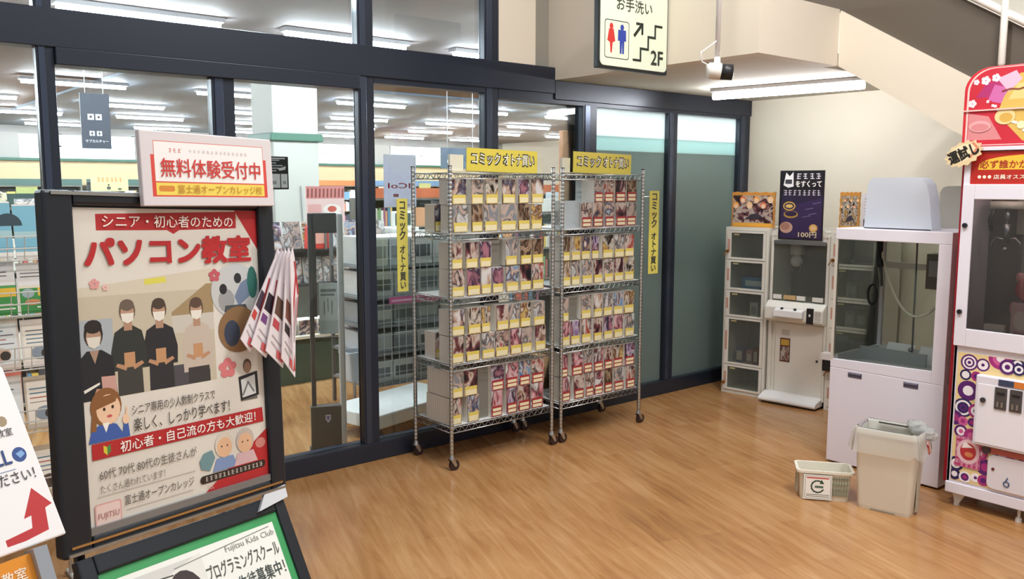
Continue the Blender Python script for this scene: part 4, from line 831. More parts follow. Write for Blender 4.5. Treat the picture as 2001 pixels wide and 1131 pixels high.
b.build('mesh_side', bk)
for sx in (-1,):
    for k in range(4): MB().box(sx * 0.146 - 0.002, sx * 0.146 + 0.002, -0.05 + k * 0.03, -0.038 + k * 0.03, 0.03, 0.13, mat('#a8a898', 0.5)).build('slot', bk)
bl = MB().box(-0.115, 0.035, -0.093, -0.091, 0.008, 0.150, PAPER).build('paper_label', bk)
pr = Print(-0.093); pr.poly(rrect(-0.108, 0.014, 0.03, 0.145, 0.008), '#3c4a40').poly(rrect(-0.106, 0.016, 0.028, 0.143, 0.008), '#f1eee8')
pr.rect(-0.1, 0.128, 0.02, 0.137, '#c8605a').rect(-0.1, 0.024, 0.022, 0.028, '#6a7a70').rect(-0.1, 0.034, 0.022, 0.038, '#6a7a70')
for k in range(9):
    a0, a1 = math.radians(50 + 31 * k), math.radians(50 + 31 * (k + 1)); pr.line([(-0.04 + 0.034 * math.cos(a0), 0.083 + 0.034 * math.sin(a0)), (-0.04 + 0.034 * math.cos(a1), 0.083 + 0.034 * math.sin(a1))], 0.008, '#2e4a3c')
pr.poly([(-0.02, 0.125), (-0.005, 0.10), (-0.03, 0.10)], '#2e4a3c').rect(-0.055, 0.076, -0.01, 0.088, '#4c6a58')
pr.build('label_print', bl)
# ================================================================== POSTER STAND
BF = mat('#262a31', 0.38, 0.3); SILV = mat('#a9aaa8', 0.3, 0.8)
ps = thing('poster_stand', 'black framed poster stand with computer class poster, leaning back', 'poster stand', (0.831, 2.46, 0), math.radians(17.511))
T1 = Matrix.Translation((0, 0, 1.274)) @ Matrix.Rotation(math.radians(-3.914), 4, 'X') @ Matrix.Rotation(math.radians(2.251), 4, 'Y')
x0, x1, z0, z1 = -0.375, 0.357, -0.465, 0.462
fr = MB(T1).box(x0, -0.297, -0.012, 0.03, z0, z1, BF).box(0.297, x1, -0.012, 0.03, z0, z1, BF).box(-0.297, 0.297, -0.012, 0.03, 0.425, z1, BF).box(-0.297, 0.297, -0.012, 0.03, z0, -0.425, BF).build('frame', ps, bevel=0.008)
MB(T1).box(x0 + 0.006, x1 - 0.006, 0.012, 0.026, z0 + 0.006, z1 - 0.006, mat('#33373c', 0.5)).build('back_board', ps)
MB(T1).box(x0 + 0.01, x1 - 0.01, -0.02, -0.012, z0 + 0.006, z0 + 0.013, SILV).box(x0 + 0.02, x1 - 0.02, -0.016, -0.012, z0 + 0.024, z0 + 0.03, mat('#c9a878', 0.25, 0.9)).build('edge_strip', ps)
MB(T1).box(x0 + 0.02, x1 - 0.05, -0.016, -0.011, z1 - 0.012, z1 - 0.004, SILV).build('edge_strip', ps)
po = MB(T1).box(-0.297, 0.297, 0.004, 0.008, -0.42, 0.42, mat('#ddd8ce', 0.5)).build('poster', ps)
MB(T1).box(-0.297, 0.297, -0.006, 0.004, -0.425, -0.405, mat('#8c9094', 0.3, 0.5)).build('clip_rail', ps)
pr = Print(0.004, T1, step=0.00002)
R_ = '#b3282c'
pr.poly([(0.297, 0.30), (0.297, 0.42), (0.215, 0.42)], R_)
pr.poly([(-0.231, 0.361), (-0.02, 0.361), (0.0, 0.35), (0.02, 0.361), (0.219, 0.366), (0.221, 0.416), (-0.231, 0.404)], R_)
# group photo
pr.rect(-0.296, -0.08, 0.122, 0.212, '#c3baa4').poly([(-0.296, 0.212), (0.122, 0.25), (0.122, 0.19), (-0.296, 0.19)], '#d2cab6')
pr.rect(-0.296, 0.02, -0.2, 0.13, '#a9b2b8').poly([(-0.02, 0.13), (0.10, 0.205), (0.122, 0.205), (0.122, 0.1), (-0.02, 0.1)], '#a08a66').rect(-0.02, 0.07, 0.122, 0.12, '#c9c4b8')
pr.rect(-0.06, -0.08, 0.1, -0.02, '#4c4a50')
pr.poly([(-0.1, 0.212), (-0.03, 0.216), (-0.035, 0.232), (-0.1, 0.228)], '#d9d25a')
def person(cx, top, hw, shirt, pants, hair, pz):
    pr.poly([(cx - hw, pz), (cx - hw * 1.05, 0.04 + (top - 0.15) * 0.5), (cx - hw * 0.8, top - 0.055), (cx - 0.014, top - 0.04), (cx + 0.014, top - 0.04), (cx + hw * 0.8, top - 0.055), (cx + hw * 1.05, 0.04 + (top - 0.15) * 0.5), (cx + hw, pz)], shirt)
    pr.poly([(cx - hw * 0.75, -0.079), (cx + hw * 0.75, -0.079), (cx + hw * 0.72, pz + 0.012), (cx - hw * 0.72, pz + 0.012)], pants)
    pr.rect(cx - 0.012, top - 0.052, cx + 0.012, top - 0.03, '#b08c74')
    pr.ell(cx, top, 0.024, 0.032, hair, 16).ell(cx, top - 0.006, 0.02, 0.026, '#b8937a', 16).ell(cx, top + 0.016, 0.021, 0.016, hair, 12)
    pr.poly([(cx - 0.019, top - 0.006), (cx + 0.019, top - 0.006), (cx + 0.016, top - 0.026), (cx, top - 0.033), (cx - 0.016, top - 0.026)], '#e6e2d6')
    pr.poly([(cx - 0.042, -0.0), (cx - 0.012, -0.014), (cx - 0.008, -0.002), (cx - 0.036, 0.008)], '#b98c6c').poly([(cx + 0.042, -0.0), (cx + 0.012, -0.014), (cx + 0.008, -0.002), (cx + 0.036, 0.008)], '#b98c6c')
    pr.rect(cx - 0.016, -0.006, cx + 0.016, 0.034, '#c0926a')
person(0.062, 0.136, 0.05, '#c3b6a8', '#3a3838', '#5a463a', -0.045); person(-0.06, 0.142, 0.052, '#26282c', '#2c2c30', '#4a3c32', -0.012); person(-0.156, 0.145, 0.05, '#2e322f', '#3c3c38', '#6a5c50', -0.012)
# the seated teacher at the left
pr.poly([(-0.296, -0.079), (-0.296, 0.03), (-0.276, 0.05), (-0.235, 0.05), (-0.205, 0.03), (-0.196, -0.079)], '#1f2227').poly([(-0.268, 0.05), (-0.242, 0.05), (-0.255, 0.015)], '#a98a76').ell(-0.255, 0.092, 0.026, 0.036, '#26211f', 16).ell(-0.255, 0.084, 0.021, 0.028, '#b08e78', 16).ell(-0.255, 0.112, 0.024, 0.018, '#26211f', 12)
pr.poly([(-0.274, 0.085), (-0.236, 0.085), (-0.24, 0.062), (-0.255, 0.055), (-0.27, 0.062)], '#dcd8cc').poly([(-0.24, -0.02), (-0.2, -0.022), (-0.198, -0.068), (-0.238, -0.066)], '#c99c92').poly([(-0.262, -0.066), (-0.2, -0.072), (-0.205, -0.056), (-0.255, -0.05)], '#c09078').poly([(-0.29, -0.05), (-0.245, -0.034), (-0.245, -0.04), (-0.288, -0.058)], '#e8e4dc')
# round inset pictures and blossoms
pr.ell(0.206, 0.178, 0.09, 0.082, '#c3c6c6', 28).ell(0.17, 0.15, 0.03, 0.035, '#9a9c9c', 14).ell(0.16, 0.185, 0.014, 0.016, '#24242a', 12).poly([(0.215, 0.13), (0.26, 0.16), (0.255, 0.215), (0.225, 0.2), (0.2, 0.16)], '#74839c').ell(0.215, 0.215, 0.014, 0.016, '#2a2a2e', 12).poly([(0.16, 0.115), (0.25, 0.115), (0.24, 0.135), (0.165, 0.135)], '#4c5054').ell(0.27, 0.2, 0.02, 0.05, '#2f6a60', 12)
pr.ell(0.21, 0.06, 0.075, 0.07, '#8a6a48', 24).ell(0.185, 0.05, 0.03, 0.04, '#3c4456', 14)
pr.ell(0.235, -0.055, 0.016, 0.022, '#5a463a', 12).ell(0.235, -0.06, 0.013, 0.018, '#9a7a66', 12).poly([(0.225, -0.09), (0.245, -0.09), (0.27, -0.16), (0.205, -0.16)], '#6a6660').poly([(0.2, -0.085), (0.272, -0.075), (0.275, -0.15), (0.205, -0.158)], '#22242a').poly([(0.208, -0.095), (0.262, -0.085), (0.264, -0.144), (0.212, -0.15)], '#cfd2d2').line([(0.215, -0.14), (0.235, -0.105), (0.255, -0.135)], 0.006, '#6a6e72')
def blossom(cx, cz, r, c):
    for k in range(5): pr.ell(cx + r * 0.62 * math.cos(k * 1.257 + 0.3), cz + r * 0.62 * math.sin(k * 1.257 + 0.3), r * 0.5, r * 0.42, c, 10)
blossom(0.131, 0.227, 0.019, '#c05a64'); blossom(0.162, -0.052, 0.03, '#d97c80'); blossom(-0.245, 0.222, 0.014, '#dc9c98'); blossom(-0.215, 0.212, 0.009, '#e6bcb4')
# drawn woman pointing
pr.poly([(-0.285, -0.19), (-0.275, -0.155), (-0.24, -0.14), (-0.205, -0.15), (-0.18, -0.19)], '#3f5fa8').poly([(-0.19, -0.19), (-0.185, -0.15), (-0.172, -0.15), (-0.168, -0.19)], '#3f5fa8').ell(-0.232, -0.10, 0.044, 0.05, '#8a5c34', 20).ell(-0.226, -0.108, 0.034, 0.04, '#edc8a8', 18).poly([(-0.27, -0.075), (-0.195, -0.068), (-0.205, -0.09), (-0.262, -0.105)], '#8a5c34').poly([(-0.27, -0.1), (-0.278, -0.16), (-0.262, -0.16), (-0.26, -0.11)], '#8a5c34').poly([(-0.245, -0.142), (-0.225, -0.142), (-0.236, -0.168)], '#f4f0ea').ell(-0.178, -0.142, 0.01, 0.014, '#edc8a8', 10).line([(-0.176, -0.135), (-0.174, -0.112)], 0.005, '#edc8a8').ell(-0.238, -0.106, 0.004, 0.005, '#3a2a20', 8).ell(-0.214, -0.103, 0.004, 0.005, '#3a2a20', 8).ell(-0.224, -0.126, 0.008, 0.004, '#c8585a', 8)
pr.poly([(-0.278, -0.234), (0.287, -0.236), (0.284, -0.191), (-0.278, -0.192)], R_)
pr.poly([(-0.246, -0.2), (-0.236, -0.206), (-0.236, -0.228), (-0.246, -0.218)], '#d9c83c').poly([(-0.226, -0.2), (-0.236, -0.206), (-0.236, -0.228), (-0.226, -0.218)], '#4c8a4c')
pr.poly([(0.297, -0.26), (0.297, -0.405), (0.05, -0.412)], R_)
pr.poly([(0.06, -0.29), (0.09, -0.285), (0.1, -0.31), (0.08, -0.345), (0.05, -0.335), (0.045, -0.31)], '#6f9298')
for cx, cz, hc, sc_ in ((0.135, -0.278, '#d9cfc0', '#7f96c0'), (0.212, -0.28, '#c4b8b0', '#d6b4b8')):
    pr.poly([(cx - 0.045, -0.352), (cx - 0.03, -0.315), (cx + 0.03, -0.315), (cx + 0.045, -0.352)], sc_).ell(cx, cz, 0.034, 0.038, hc, 18).ell(cx, cz - 0.008, 0.027, 0.03, '#e2b894', 16).ell(cx - 0.01, cz - 0.004, 0.003, 0.003, '#4a342a', 6).ell(cx + 0.01, cz - 0.004, 0.003, 0.003, '#4a342a', 6)
pr.poly(rrect(0.045, -0.378, 0.285, -0.355, 0.01), '#2c211c').ell(0.27, -0.3, 0.02, 0.016, '#c9847c', 12)
pr.poly(rrect(-0.28, -0.415, -0.205, -0.35, 0.006), '#d9a8a4').poly(rrect(-0.276, -0.411, -0.209, -0.354, 0.005), '#e6cfc8')
pr.rect(-0.27, -0.333, 0.03, -0.331, '#b8b4ac').rect(-0.19, -0.386, 0.02, -0.384, '#b8b4ac')
scribble(pr, 0.06, -0.373, 0.275, -0.360, 14, '#d8cec2', 5)
pr.build('poster_print', po)
Y = 0.004 - pr.k * pr.step - 0.0005
def pt(s, c, a, b_, cc, d, bold=0.01): text(po, s, c, a, b_, cc, d, Y, T1, bold=bold, name='lettering')
pt('シニア・初心者のための', '#f3ece4', -0.215, 0.368, 0.205, 0.402, 0.008)
pt('パソコン教室', '#b52428', -0.27, 0.263, 0.268, 0.345, 0.045)
pt('シニア専用の少人数制クラスで', '#5a5450', -0.16, -0.136, 0.11, -0.108, 0.006); pt('楽しく、しっかり学べます！', '#4a4440', -0.157, -0.182, 0.16, -0.145, 0.008)
pt('初心者・自己流の方も大歓迎！', '#f6f0ea', -0.2, -0.229, 0.255, -0.198, 0.014)
pt('60代 70代 80代の生徒さんが', '#6a645e', -0.262, -0.29, 0.036, -0.262, 0.004); pt('たくさん通われています！', '#7a746c', -0.262, -0.325, -0.07, -0.303, 0.0)
pt('富士通オープンカレッジ', '#5e5852', -0.195, -0.372, 0.022, -0.345, 0.004); pt('FUJITSU', '#b07878', -0.272, -0.395, -0.213, -0.375, 0.0)
pt('TEL', '#d9b0a8', 0.065, -0.398, 0.09, -0.387, 0.0)
# lower board tipped forward
T2 = T1 @ Matrix.Translation((0, -0.0, -0.478)) @ Matrix.Rotation(math.radians(-24.5), 4, 'X')
lb = MB(T2).box(-0.345, -0.30, -0.012, 0.02, -0.62, 0.0, BF).box(0.295, 0.335, -0.012, 0.02, -0.62, 0.0, BF).box(-0.30, 0.295, -0.012, 0.02, -0.05, 0.0, BF).box(-0.30, 0.295, -0.012, 0.02, -0.62, -0.58, BF).build('lower_frame', ps, bevel=0.006)
lp = MB(T2).box(-0.30, 0.295, -0.002, 0.006, -0.58, -0.05, mat('#e9ece6', 0.4)).build('lower_poster', ps)
pr = Print(-0.002, T2, step=0.00004)
G_ = '#3c9a5c'
pr.rect(-0.30, -0.58, -0.275, -0.05, G_).rect(0.27, -0.58, 0.295, -0.05, G_).rect(-0.275, -0.075, 0.27, -0.05, G_).rect(-0.275, -0.58, 0.27, -0.56, G_)
pr.rect(-0.275, -0.5, 0.0, -0.09, '#cfd0cc').poly([(-0.2, -0.14), (0.0, -0.085), (0.0, -0.3), (-0.2, -0.3)], '#e0e0da').ell(-0.075, -0.2, 0.06, 0.085, '#3c3034', 20).ell(-0.075, -0.215, 0.04, 0.055, '#d8b49c', 18).poly([(-0.13, -0.42), (-0.1, -0.29), (0.0, -0.29), (0.03, -0.42)], '#8c9cb8').ell(-0.21, -0.25, 0.05, 0.07, '#b08870', 16).line([(-0.09, -0.105), (0.25, -0.085)], 0.003, '#8a8e88').line([(-0.27, -0.11), (-0.1, -0.12)], 0.004, '#4c4a46')
pr.build('lower_print', lp)
for s, c, a, b_, cc, d, bo in (('Fujitsu Kids Club', '#8a8c84', 0.08, -0.118, 0.262, -0.095, 0.0), ('プログラミングスクール', '#4c4e48', 0.0, -0.175, 0.262, -0.13, 0.012), ('生徒募集中！', '#3e4844', 0.09, -0.235, 0.262, -0.19, 0.015)):
    text(lp, s, c, a, b_, cc, d, -0.0032, T2, bold=bo, name='lettering')
MB(T2).prism([(0.22, -0.035), (0.34, -0.02), (0.345, 0.02), (0.26, 0.012)], -0.026, -0.014, mat('#c9ccd2', 0.3), axis='y').build('tape_piece', ps)
# supporting legs
for sx in (-0.33, 0.31):
    MB().tube([(sx, 0.06, 1.55), (sx, 0.0, 0.80), (sx, 0.10, 0.0)], 0.014, BF, 8).build('leg', ps)
    MB().tube([(sx, -0.22, 0.255), (sx, -0.26, 0.0)], 0.014, BF, 8).build('leg', ps)
MB().tube([(-0.33, 0.06, 0.35), (0.31, 0.06, 0.35)], 0.011, BF, 8).build('cross_bar', ps)

# white trial-lesson board standing on the frame
T3 = Matrix.Translation((0, 0, 1.274)) @ Matrix.Rotation(math.radians(-3.914), 4, 'X') @ Matrix.Rotation(math.radians(2.251), 4, 'Y') @ Matrix.Translation((-0.115, -0.036, 0.424)) @ Matrix.Rotation(math.radians(-1.2), 4, 'Y')
sb = thing('notice_board', 'white and red free trial notice clipped above the poster', 'sign', (0.831, 2.46, 0), math.radians(17.511))
MB(T3).box(0, 0.455, 0, 0.018, 0, 0.205, mat('#dcd6d9', 0.45)).build('board', sb, bevel=0.003)
pr = Print(0, T3, step=0.00002)
pr.rect(0.03, 0.026, 0.43, 0.14, '#d84a42').rect(0.042, 0.068, 0.418, 0.14, '#f3efee').rect(0.042, 0.03, 0.418, 0.064, '#f0d860').poly([(0.04, 0.066), (0.42, 0.066), (0.42, 0.18), (0.04, 0.178)], '#d8756a').poly([(0.042, 0.068), (0.418, 0.068), (0.418, 0.178), (0.042, 0.176)], '#f4f1f0')
pr.poly(rrect(0.05, 0.04, 0.10, 0.056, 0.006), '#d88a3a')
scribble(pr, 0.085, 0.148, 0.13, 0.159, 3, '#c86a62', 1); scribble(pr, 0.15, 0.15, 0.36, 0.158, 14, '#d3cccc', 2)
pr.build('print', sb)
text(sb, '無料体験受付中', '#cc3a34', 0.058, 0.08, 0.405, 0.132, -0.0024, T3, bold=0.012)
text(sb, '富士通オープンカレッジ校', '#c8963c', 0.11, 0.036, 0.408, 0.06, -0.0024, T3, bold=0.012)
MB(T3).box(0.40, 0.45, 0.018, 0.023, 0.004, 0.03, mat('#c9c6c8', 0.4)).build('clip', sb); MB(T3).box(0.02, 0.07, 0.018, 0.023, 0.004, 0.03, mat('#c9c6c8', 0.4)).build('clip', sb)

# leaflets hanging from the right side of the stand
lf = thing('leaflet_bundle', 'fanned white and red leaflets hanging beside the poster stand', 'leaflets', (1.165, 2.52, 1.16), math.radians(17))
LW = mat('#efe9ee', 0.4)
fan = [((-0.006, 0.405), (-0.158, 0.145), (-0.125, 0.10)), ((0.0, 0.405), (-0.13, 0.125), (-0.075, 0.075)), ((0.004, 0.405), (-0.085, 0.10), (-0.02, 0.035)), ((0.008, 0.41), (-0.035, 0.07), (0.018, 0.0)), ((0.012, 0.41), (0.0, 0.03), (0.03, 0.27))]
for i, (a, b_, c) in enumerate(fan):
    y = -0.012 * i
    d_ = 0.004
    m = MB().prism([a, (a[0] - 0.012, a[1] - 0.03), b_, c, (0.03, 0.27), (0.018, 0.38)], y, y + d_, LW, axis='y').build('leaflet', lf)
    pr = Print(y, step=0.0003)
    e0 = Vector(b_); e1 = Vector(c); tp = Vector(a)
    q = lambda s, t: tuple(tp + ((e0 + (e1 - e0) * s) - tp) * t)
    pr.poly([q(0.1, 0.45), q(0.9, 0.45), q(0.9, 0.62), q(0.1, 0.62)], ('#4a3c4c', '#2c2430', '#6a5044', '#8a5c50', '#c8404a')[i]).poly([q(0.1, 0.66), q(0.6, 0.66), q(0.6, 0.74), q(0.1, 0.74)], ('#d04a44', '#7a4a8a', '#c8505a', '#3c3438', '#e0a8a8')[i])
    pr.line([q(0.95, 0.3), q(0.95, 0.95)], 0.006, '#b83a3c').line([q(0.2, 0.82), q(0.8, 0.84)], 0.004, '#b8b0b4').line([q(0.2, 0.88), q(0.7, 0.9)], 0.004, '#c4bcc0').poly([q(0.55, 0.9), q(0.9, 0.9), q(0.9, 0.97), q(0.55, 0.97)], '#d8686a')
    pr.build('leaflet_print', m)
MB().tube([(0.004, -0.02, 0.395), (-0.004, -0.01, 0.44), (-0.012, 0.01, 0.47)], 0.003, mat('#b8b8c4', 0.4), 6).build('string', lf, smooth=True)
MB().tube([(-0.012, 0.01, 0.475), (-0.002, -0.006, 0.47), (-0.004, -0.008, 0.445)], 0.006, mat('#a9a4c4', 0.4), 6).build('hook', lf, smooth=True)

# ================================================================== FLYER STAND AT THE LEFT EDGE
fs = thing('flyer_stand', 'white flyer board with red arrow leaning over orange flyers', 'flyer stand', (0.354, 1.704, 0), math.radians(20))
T4 = Matrix.Translation((0, 0, 1.122)) @ Matrix.Rotation(math.radians(-26), 4, 'X')
bd = MB(T4).prism([(-0.5, 0.0), (0.0, 0.0), (-0.008, 0.2), (-0.014, 0.33), (-0.022, 0.345), (-0.5, 0.345)], 0.0, 0.012, mat('#efecec', 0.4), axis='y').build('board', fs, bevel=0.003)
pr = Print(0, T4, step=0.00005)
pr.poly(rrect(-0.40, 0.265, -0.05, 0.42 - 0.08, 0.025), '#c23638')
pr.poly([(-0.072, 0.012), (-0.028, 0.018), (-0.022, 0.058), (-0.008, 0.062), (-0.035, 0.10), (-0.064, 0.05), (-0.05, 0.052), (-0.055, 0.03), (-0.105, 0.024), (-0.105, 0.012)], '#bb2c30')
pr.ell(-0.036, 0.165, 0.013, 0.014, '#2a4a8a').poly([(-0.042, 0.168), (-0.03, 0.172), (-0.026, 0.164), (-0.036, 0.158)], '#7fa8d8')
for k in range(5): pr.ell(-0.075 + k * 0.012 - 0.02, 0.232 + 0.004 * (k % 2), 0.009, 0.01, ('#a89474', '#6a6458', '#b8a48c', '#7f8894', '#9c8a6c')[k], 10)
pr.rect(-0.12, 0.14, -0.05, 0.1415, '#8a98b8')
pr.build('print', bd)
for s, c, a, b_, cc, d, bo in (('ラミング教室', '#3c3a3c', -0.125, 0.203, -0.035, 0.218, 0.004), ('ALL', '#23407c', -0.105, 0.152, -0.052, 0.18, 0.02), ('せください！', '#3a383a', -0.125, 0.115, -0.02, 0.137, 0.006), ('階です', '#2c2a2c', -0.185, 0.028, -0.115, 0.06, 0.012), ('教室', '#3a383a', -0.10, 0.25, -0.075, 0.262, 0.004)):
    text(bd, s, c, a, b_, cc, d, -0.0014, T4, bold=bo, name='lettering')
T5 = Matrix.Translation((0, -0.01, 1.115)) @ Matrix.Rotation(math.radians(-22), 4, 'X')
of = MB(T5).box(-0.42, -0.075, 0.0, 0.01, -0.3, 0.0, mat('#e2902c', 0.4)).build('orange_flyer', fs)
pr = Print(0, T5, step=0.00005); pr.ell(-0.13, -0.075, 0.05, 0.022, '#f2e6d2').ell(-0.2, -0.09, 0.06, 0.03, '#9ab83c').poly([(-0.42, -0.04), (-0.075, -0.11), (-0.075, -0.14), (-0.42, -0.09)], '#f0b050').ell(-0.13, -0.075, 0.03, 0.012, '#c9b89a').ell(-0.1, -0.05, 0.014, 0.012, '#d8d050', 10).build('print', of)
text(of, 'の知育教室', '#f6ead6', -0.2, -0.04, -0.09, -0.018, -0.0012, T5, bold=0.01, name='lettering')
MB(T5).box(-0.075, -0.05, -0.012, 0.02, -0.32, 0.005, mat('#a9b0ba', 0.25, 0.4)).box(-0.45, -0.05, 0.012, 0.018, -0.32, -0.01, mat('#c2c8cc', 0.3)).box(-0.45, -0.05, -0.012, 0.018, -0.33, -0.32, mat('#a9b0ba', 0.3, 0.4)).build('flyer_holder', fs)
MB().tube([(-0.25, 0.06, 1.1), (-0.25, 0.06, 0.03)], 0.016, STEEL, 10).build('pole', fs, smooth=True)
MB().tube([(-0.25, 0.06, 1.1), (-0.25, 0.03, 1.0), (-0.25, 0.02, 0.92)], 0.012, STEEL, 8).build('bracket', fs)
MB().tube([(-0.25, 0.06, 0.0), (-0.25, 0.06, 0.025), (-0.25, 0.06, 0.03)], [0.17, 0.17, 0.15], mat('#3a3c40', 0.5), 24).build('base', fs)

# ================================================================== WIRE BROCHURE RACK BEHIND IT
WIRE = mat('#d9dad6', 0.35, 0.4)
brk = thing('brochure_rack', 'white wire brochure rack before the glass at far left', 'rack', (0.25, 4.05, 0), 0)
for x in (0, 0.62):
    MB().tube([(x, 0.1, 0.0), (x, 0.1, 1.62)], 0.008, WIRE, 8).build('upright', brk, smooth=True)
for x in (0, 0.62): MB().tube([(x, -0.14, 0.01), (x, 0.16, 0.01)], 0.01, WIRE, 8).build('foot', brk)
tiers = [0.42, 0.72, 0.99, 1.22, 1.45]
for z in tiers:
    b = MB()
    for zz, yy in ((z, -0.01), (z + 0.05, -0.025), (z + 0.10, -0.035)):
        b.tube([(0, 0.1, zz), (0, yy, zz), (0.62, yy, zz), (0.62, 0.1, zz)], 0.003, WIRE, 6)
    b.tube([(0, 0.1, z), (0.62, 0.1, z)], 0.003, WIRE, 6)
    for k in range(11): x = 0.62 * k / 10; b.tube([(x, 0.1, z + 0.0), (x, -0.01, z), (x, -0.035, z + 0.10)], 0.0022, WIRE, 5)
    for k in range(0, 11, 2): x = 0.62 * k / 10; b.tube([(x, 0.1, z), (x, 0.1, z + 0.24)], 0.002, WIRE, 5)
    b.build('wire_tier', brk)
cols = [['#d8d4cc', '#c99484', '#e4dcd0', '#b8a890'], ['#e2ded8', '#d0705c', '#e6e0d8', '#c8bca8'], ['#e8e4de', '#3f7f98', '#d9cec4', '#e3ddd5'], ['#c8d0c4', '#8aa49a', '#4f9a54', '#e4dcc4'], ['#d8cfc6', '#c87868', '#6fb3cf', '#e8e4dc']]
tn = ['lowest', 'second', 'third', 'fourth', 'top']
for ti, z in enumerate(tiers):
    for k in range(4):
        x = 0.012 + k * 0.153; h = (0.235, 0.24, 0.215, 0.225, 0.24)[ti] - 0.012 * (k % 2); w = 0.145
        c = cols[ti][k]
        t = thing('brochure', 'brochure in the %s tier of the wire rack, %s from left' % (tn[ti], ORD[k]), 'brochure', (0.25 + x, 4.05 + 0.012, z + 0.004), 0, 'brochures in the wire rack')
        TT = Matrix.Rotation(math.radians(-9), 4, 'X')
        MB(TT).box(0, w, 0, 0.006, 0, h, mat(c, 0.45)).build('cover', t)
        pr = Print(0, TT, step=0.0003); r4 = random.Random(ti * 9 + k)
        if ti == 4 and k in (2, 3):
            if k == 2: pr.rect(0, 0, w, h, '#f0efe9').rect(0.0, 0.03, w, h - 0.006, '#7fbcd2').ell(w * 0.92, h * 0.58, 0.052, 0.052, '#2f4650', 16, 0, 180).rect(w * 0.55, h * 0.38, w, h * 0.5, '#a9cdd2').rect(0.03, 0.06, 0.036, 0.07, '#3c5a68')
            else: pr.rect(0, 0, w, h, '#f0efe9').rect(0, 0.03, w, h - 0.006, '#7fbcd2').rect(0, h * 0.38, w * 0.7, h * 0.5, '#a9cdd2')
        elif ti == 3 and k >= 2:
            pr.rect(0, h * 0.55, w, h, '#e4e4e2').rect(0.005, 0.0, w - 0.005, h * 0.5, '#3f8f48').rect(w * 0.5, h * 0.34, w, h * 0.5, '#e2b83c').ell(w * 0.25, h * 0.4, 0.024, 0.02, '#9ab0b4', 12).ell(w * 0.35, h * 0.22, 0.03, 0.013, '#c98a5c', 12)
            for q_ in range(2): pr.rect(0.012, h * (0.72 + 0.07 * q_), w * 0.8, h * (0.735 + 0.07 * q_), '#5c5c60')
            pr.rect(w * 0.45, h * 0.1, w * 0.95, h * 0.13, '#dfe8d8').rect(w * 0.45, h * 0.18, w * 0.9, h * 0.21, '#dfe8d8')
        else:
            pr.rect(0.008, h * 0.12, w - 0.008, h * 0.9, ('#efeae2', '#e6d6cc', '#dfe4e4', '#efe8dc')[k])
            for q_ in range(4): pr.rect(0.018, h * (0.5 + 0.085 * q_), w * (0.6 + 0.3 * r4.random()), h * (0.52 + 0.085 * q_), r4.choice(['#b8685c', '#6a6a70', '#a89c90', '#4c7a90']))
            pr.ell(w * 0.5, h * 0.3, 0.04, 0.03, r4.choice(['#c8a890', '#8c98a4', '#5a4a40', '#d0c890']), 12).ell(w * 0.62, h * 0.28, 0.02, 0.02, r4.choice(['#3c342c', '#a87868']), 10)
        pr.build('print', t)
# ================================================================== INSIDE THE STORE
# --- security gate
sg = thing('security_gate', 'slim grey anti-theft gate just inside the glass wall', 'security gate', (2.59, 5.17, 0), math.radians(-25))
GT = mat('#7f8285', 0.35, 0.5); GD = mat('#3c3e42', 0.4)
MB().box(0, 0.03, 0, 0.05, 0, 1.58, GD).build('post', sg, bevel=0.006); MB().box(0.185, 0.225, -0.01, 0.06, 0, 1.58, mat('#d3d5d6', 0.35, 0.2)).build('post', sg, bevel=0.01)
MB().box(0.03, 0.185, 0.005, 0.045, 1.45, 1.58, GD).build('top_panel', sg, bevel=0.004)
MB().box(0.03, 0.05, 0.01, 0.04, 0.9, 1.45, GD).build('inner_strip', sg)
MB().box(0.03, 0.185, 0.015, 0.035, 0.75, 0.76, GD).build('cross_bar', sg)
bp_ = MB().box(-0.01, 0.19, -0.01, 0.06, 0, 0.30, mat('#4c4a48', 0.45)).build('base_box', sg, bevel=0.006)
Print(-0.0105).poly([(0.085, 0.24), (0.12, 0.24), (0.12, 0.21), (0.102, 0.185), (0.085, 0.21)], '#c8c4dc').poly([(0.09, 0.23), (0.115, 0.23), (0.102, 0.2)], '#5c5890').build('badge', bp_)
MB().box(-0.02, 0.24, -0.03, 0.08, 0, 0.008, BLACK).build('foot', sg)
t = thing('notice_sheet', 'pale notice sheet fixed in the security gate', 'sign', (2.66, 5.17, 0.78), math.radians(-25))
MB().box(0, 0.12, 0, 0.003, 0, 0.34, mat('#dfe8e8', 0.4)).build('sheet', t)
pr = Print(0); pr.rect(0.01, 0.28, 0.11, 0.30, '#8a9498').rect(0.01, 0.255, 0.1, 0.268, '#8a9498')
for k in range(3): pr.rect(0.03 + k * 0.025, 0.13 + 0.02 * (k == 1), 0.034 + k * 0.025, 0.22 + 0.02 * (k == 1), '#3c4448')
pr.rect(0.0, 0.0, 0.12, 0.09, '#c4d4d6').build('print', t)

# --- low white trolley platform
tr_ = thing('platform_trolley', 'low white platform trolley on black wheels behind the glass', 'trolley', (2.98, 5.0, 0), math.radians(14))
MB().box(0, 0.95, 0, 0.5, 0.10, 0.20, mat('#e9eae6', 0.35)).build('deck', tr_, bevel=0.01)
for x in (0.06, 0.89):
    for y in (0.06, 0.44): MB().tube([(x - 0.02, y, 0.045), (x + 0.02, y, 0.045)], 0.045, BLACK, 14).box(x - 0.025, x + 0.025, y - 0.02, y + 0.02, 0.05, 0.10, BLACK).build('wheel', tr_)

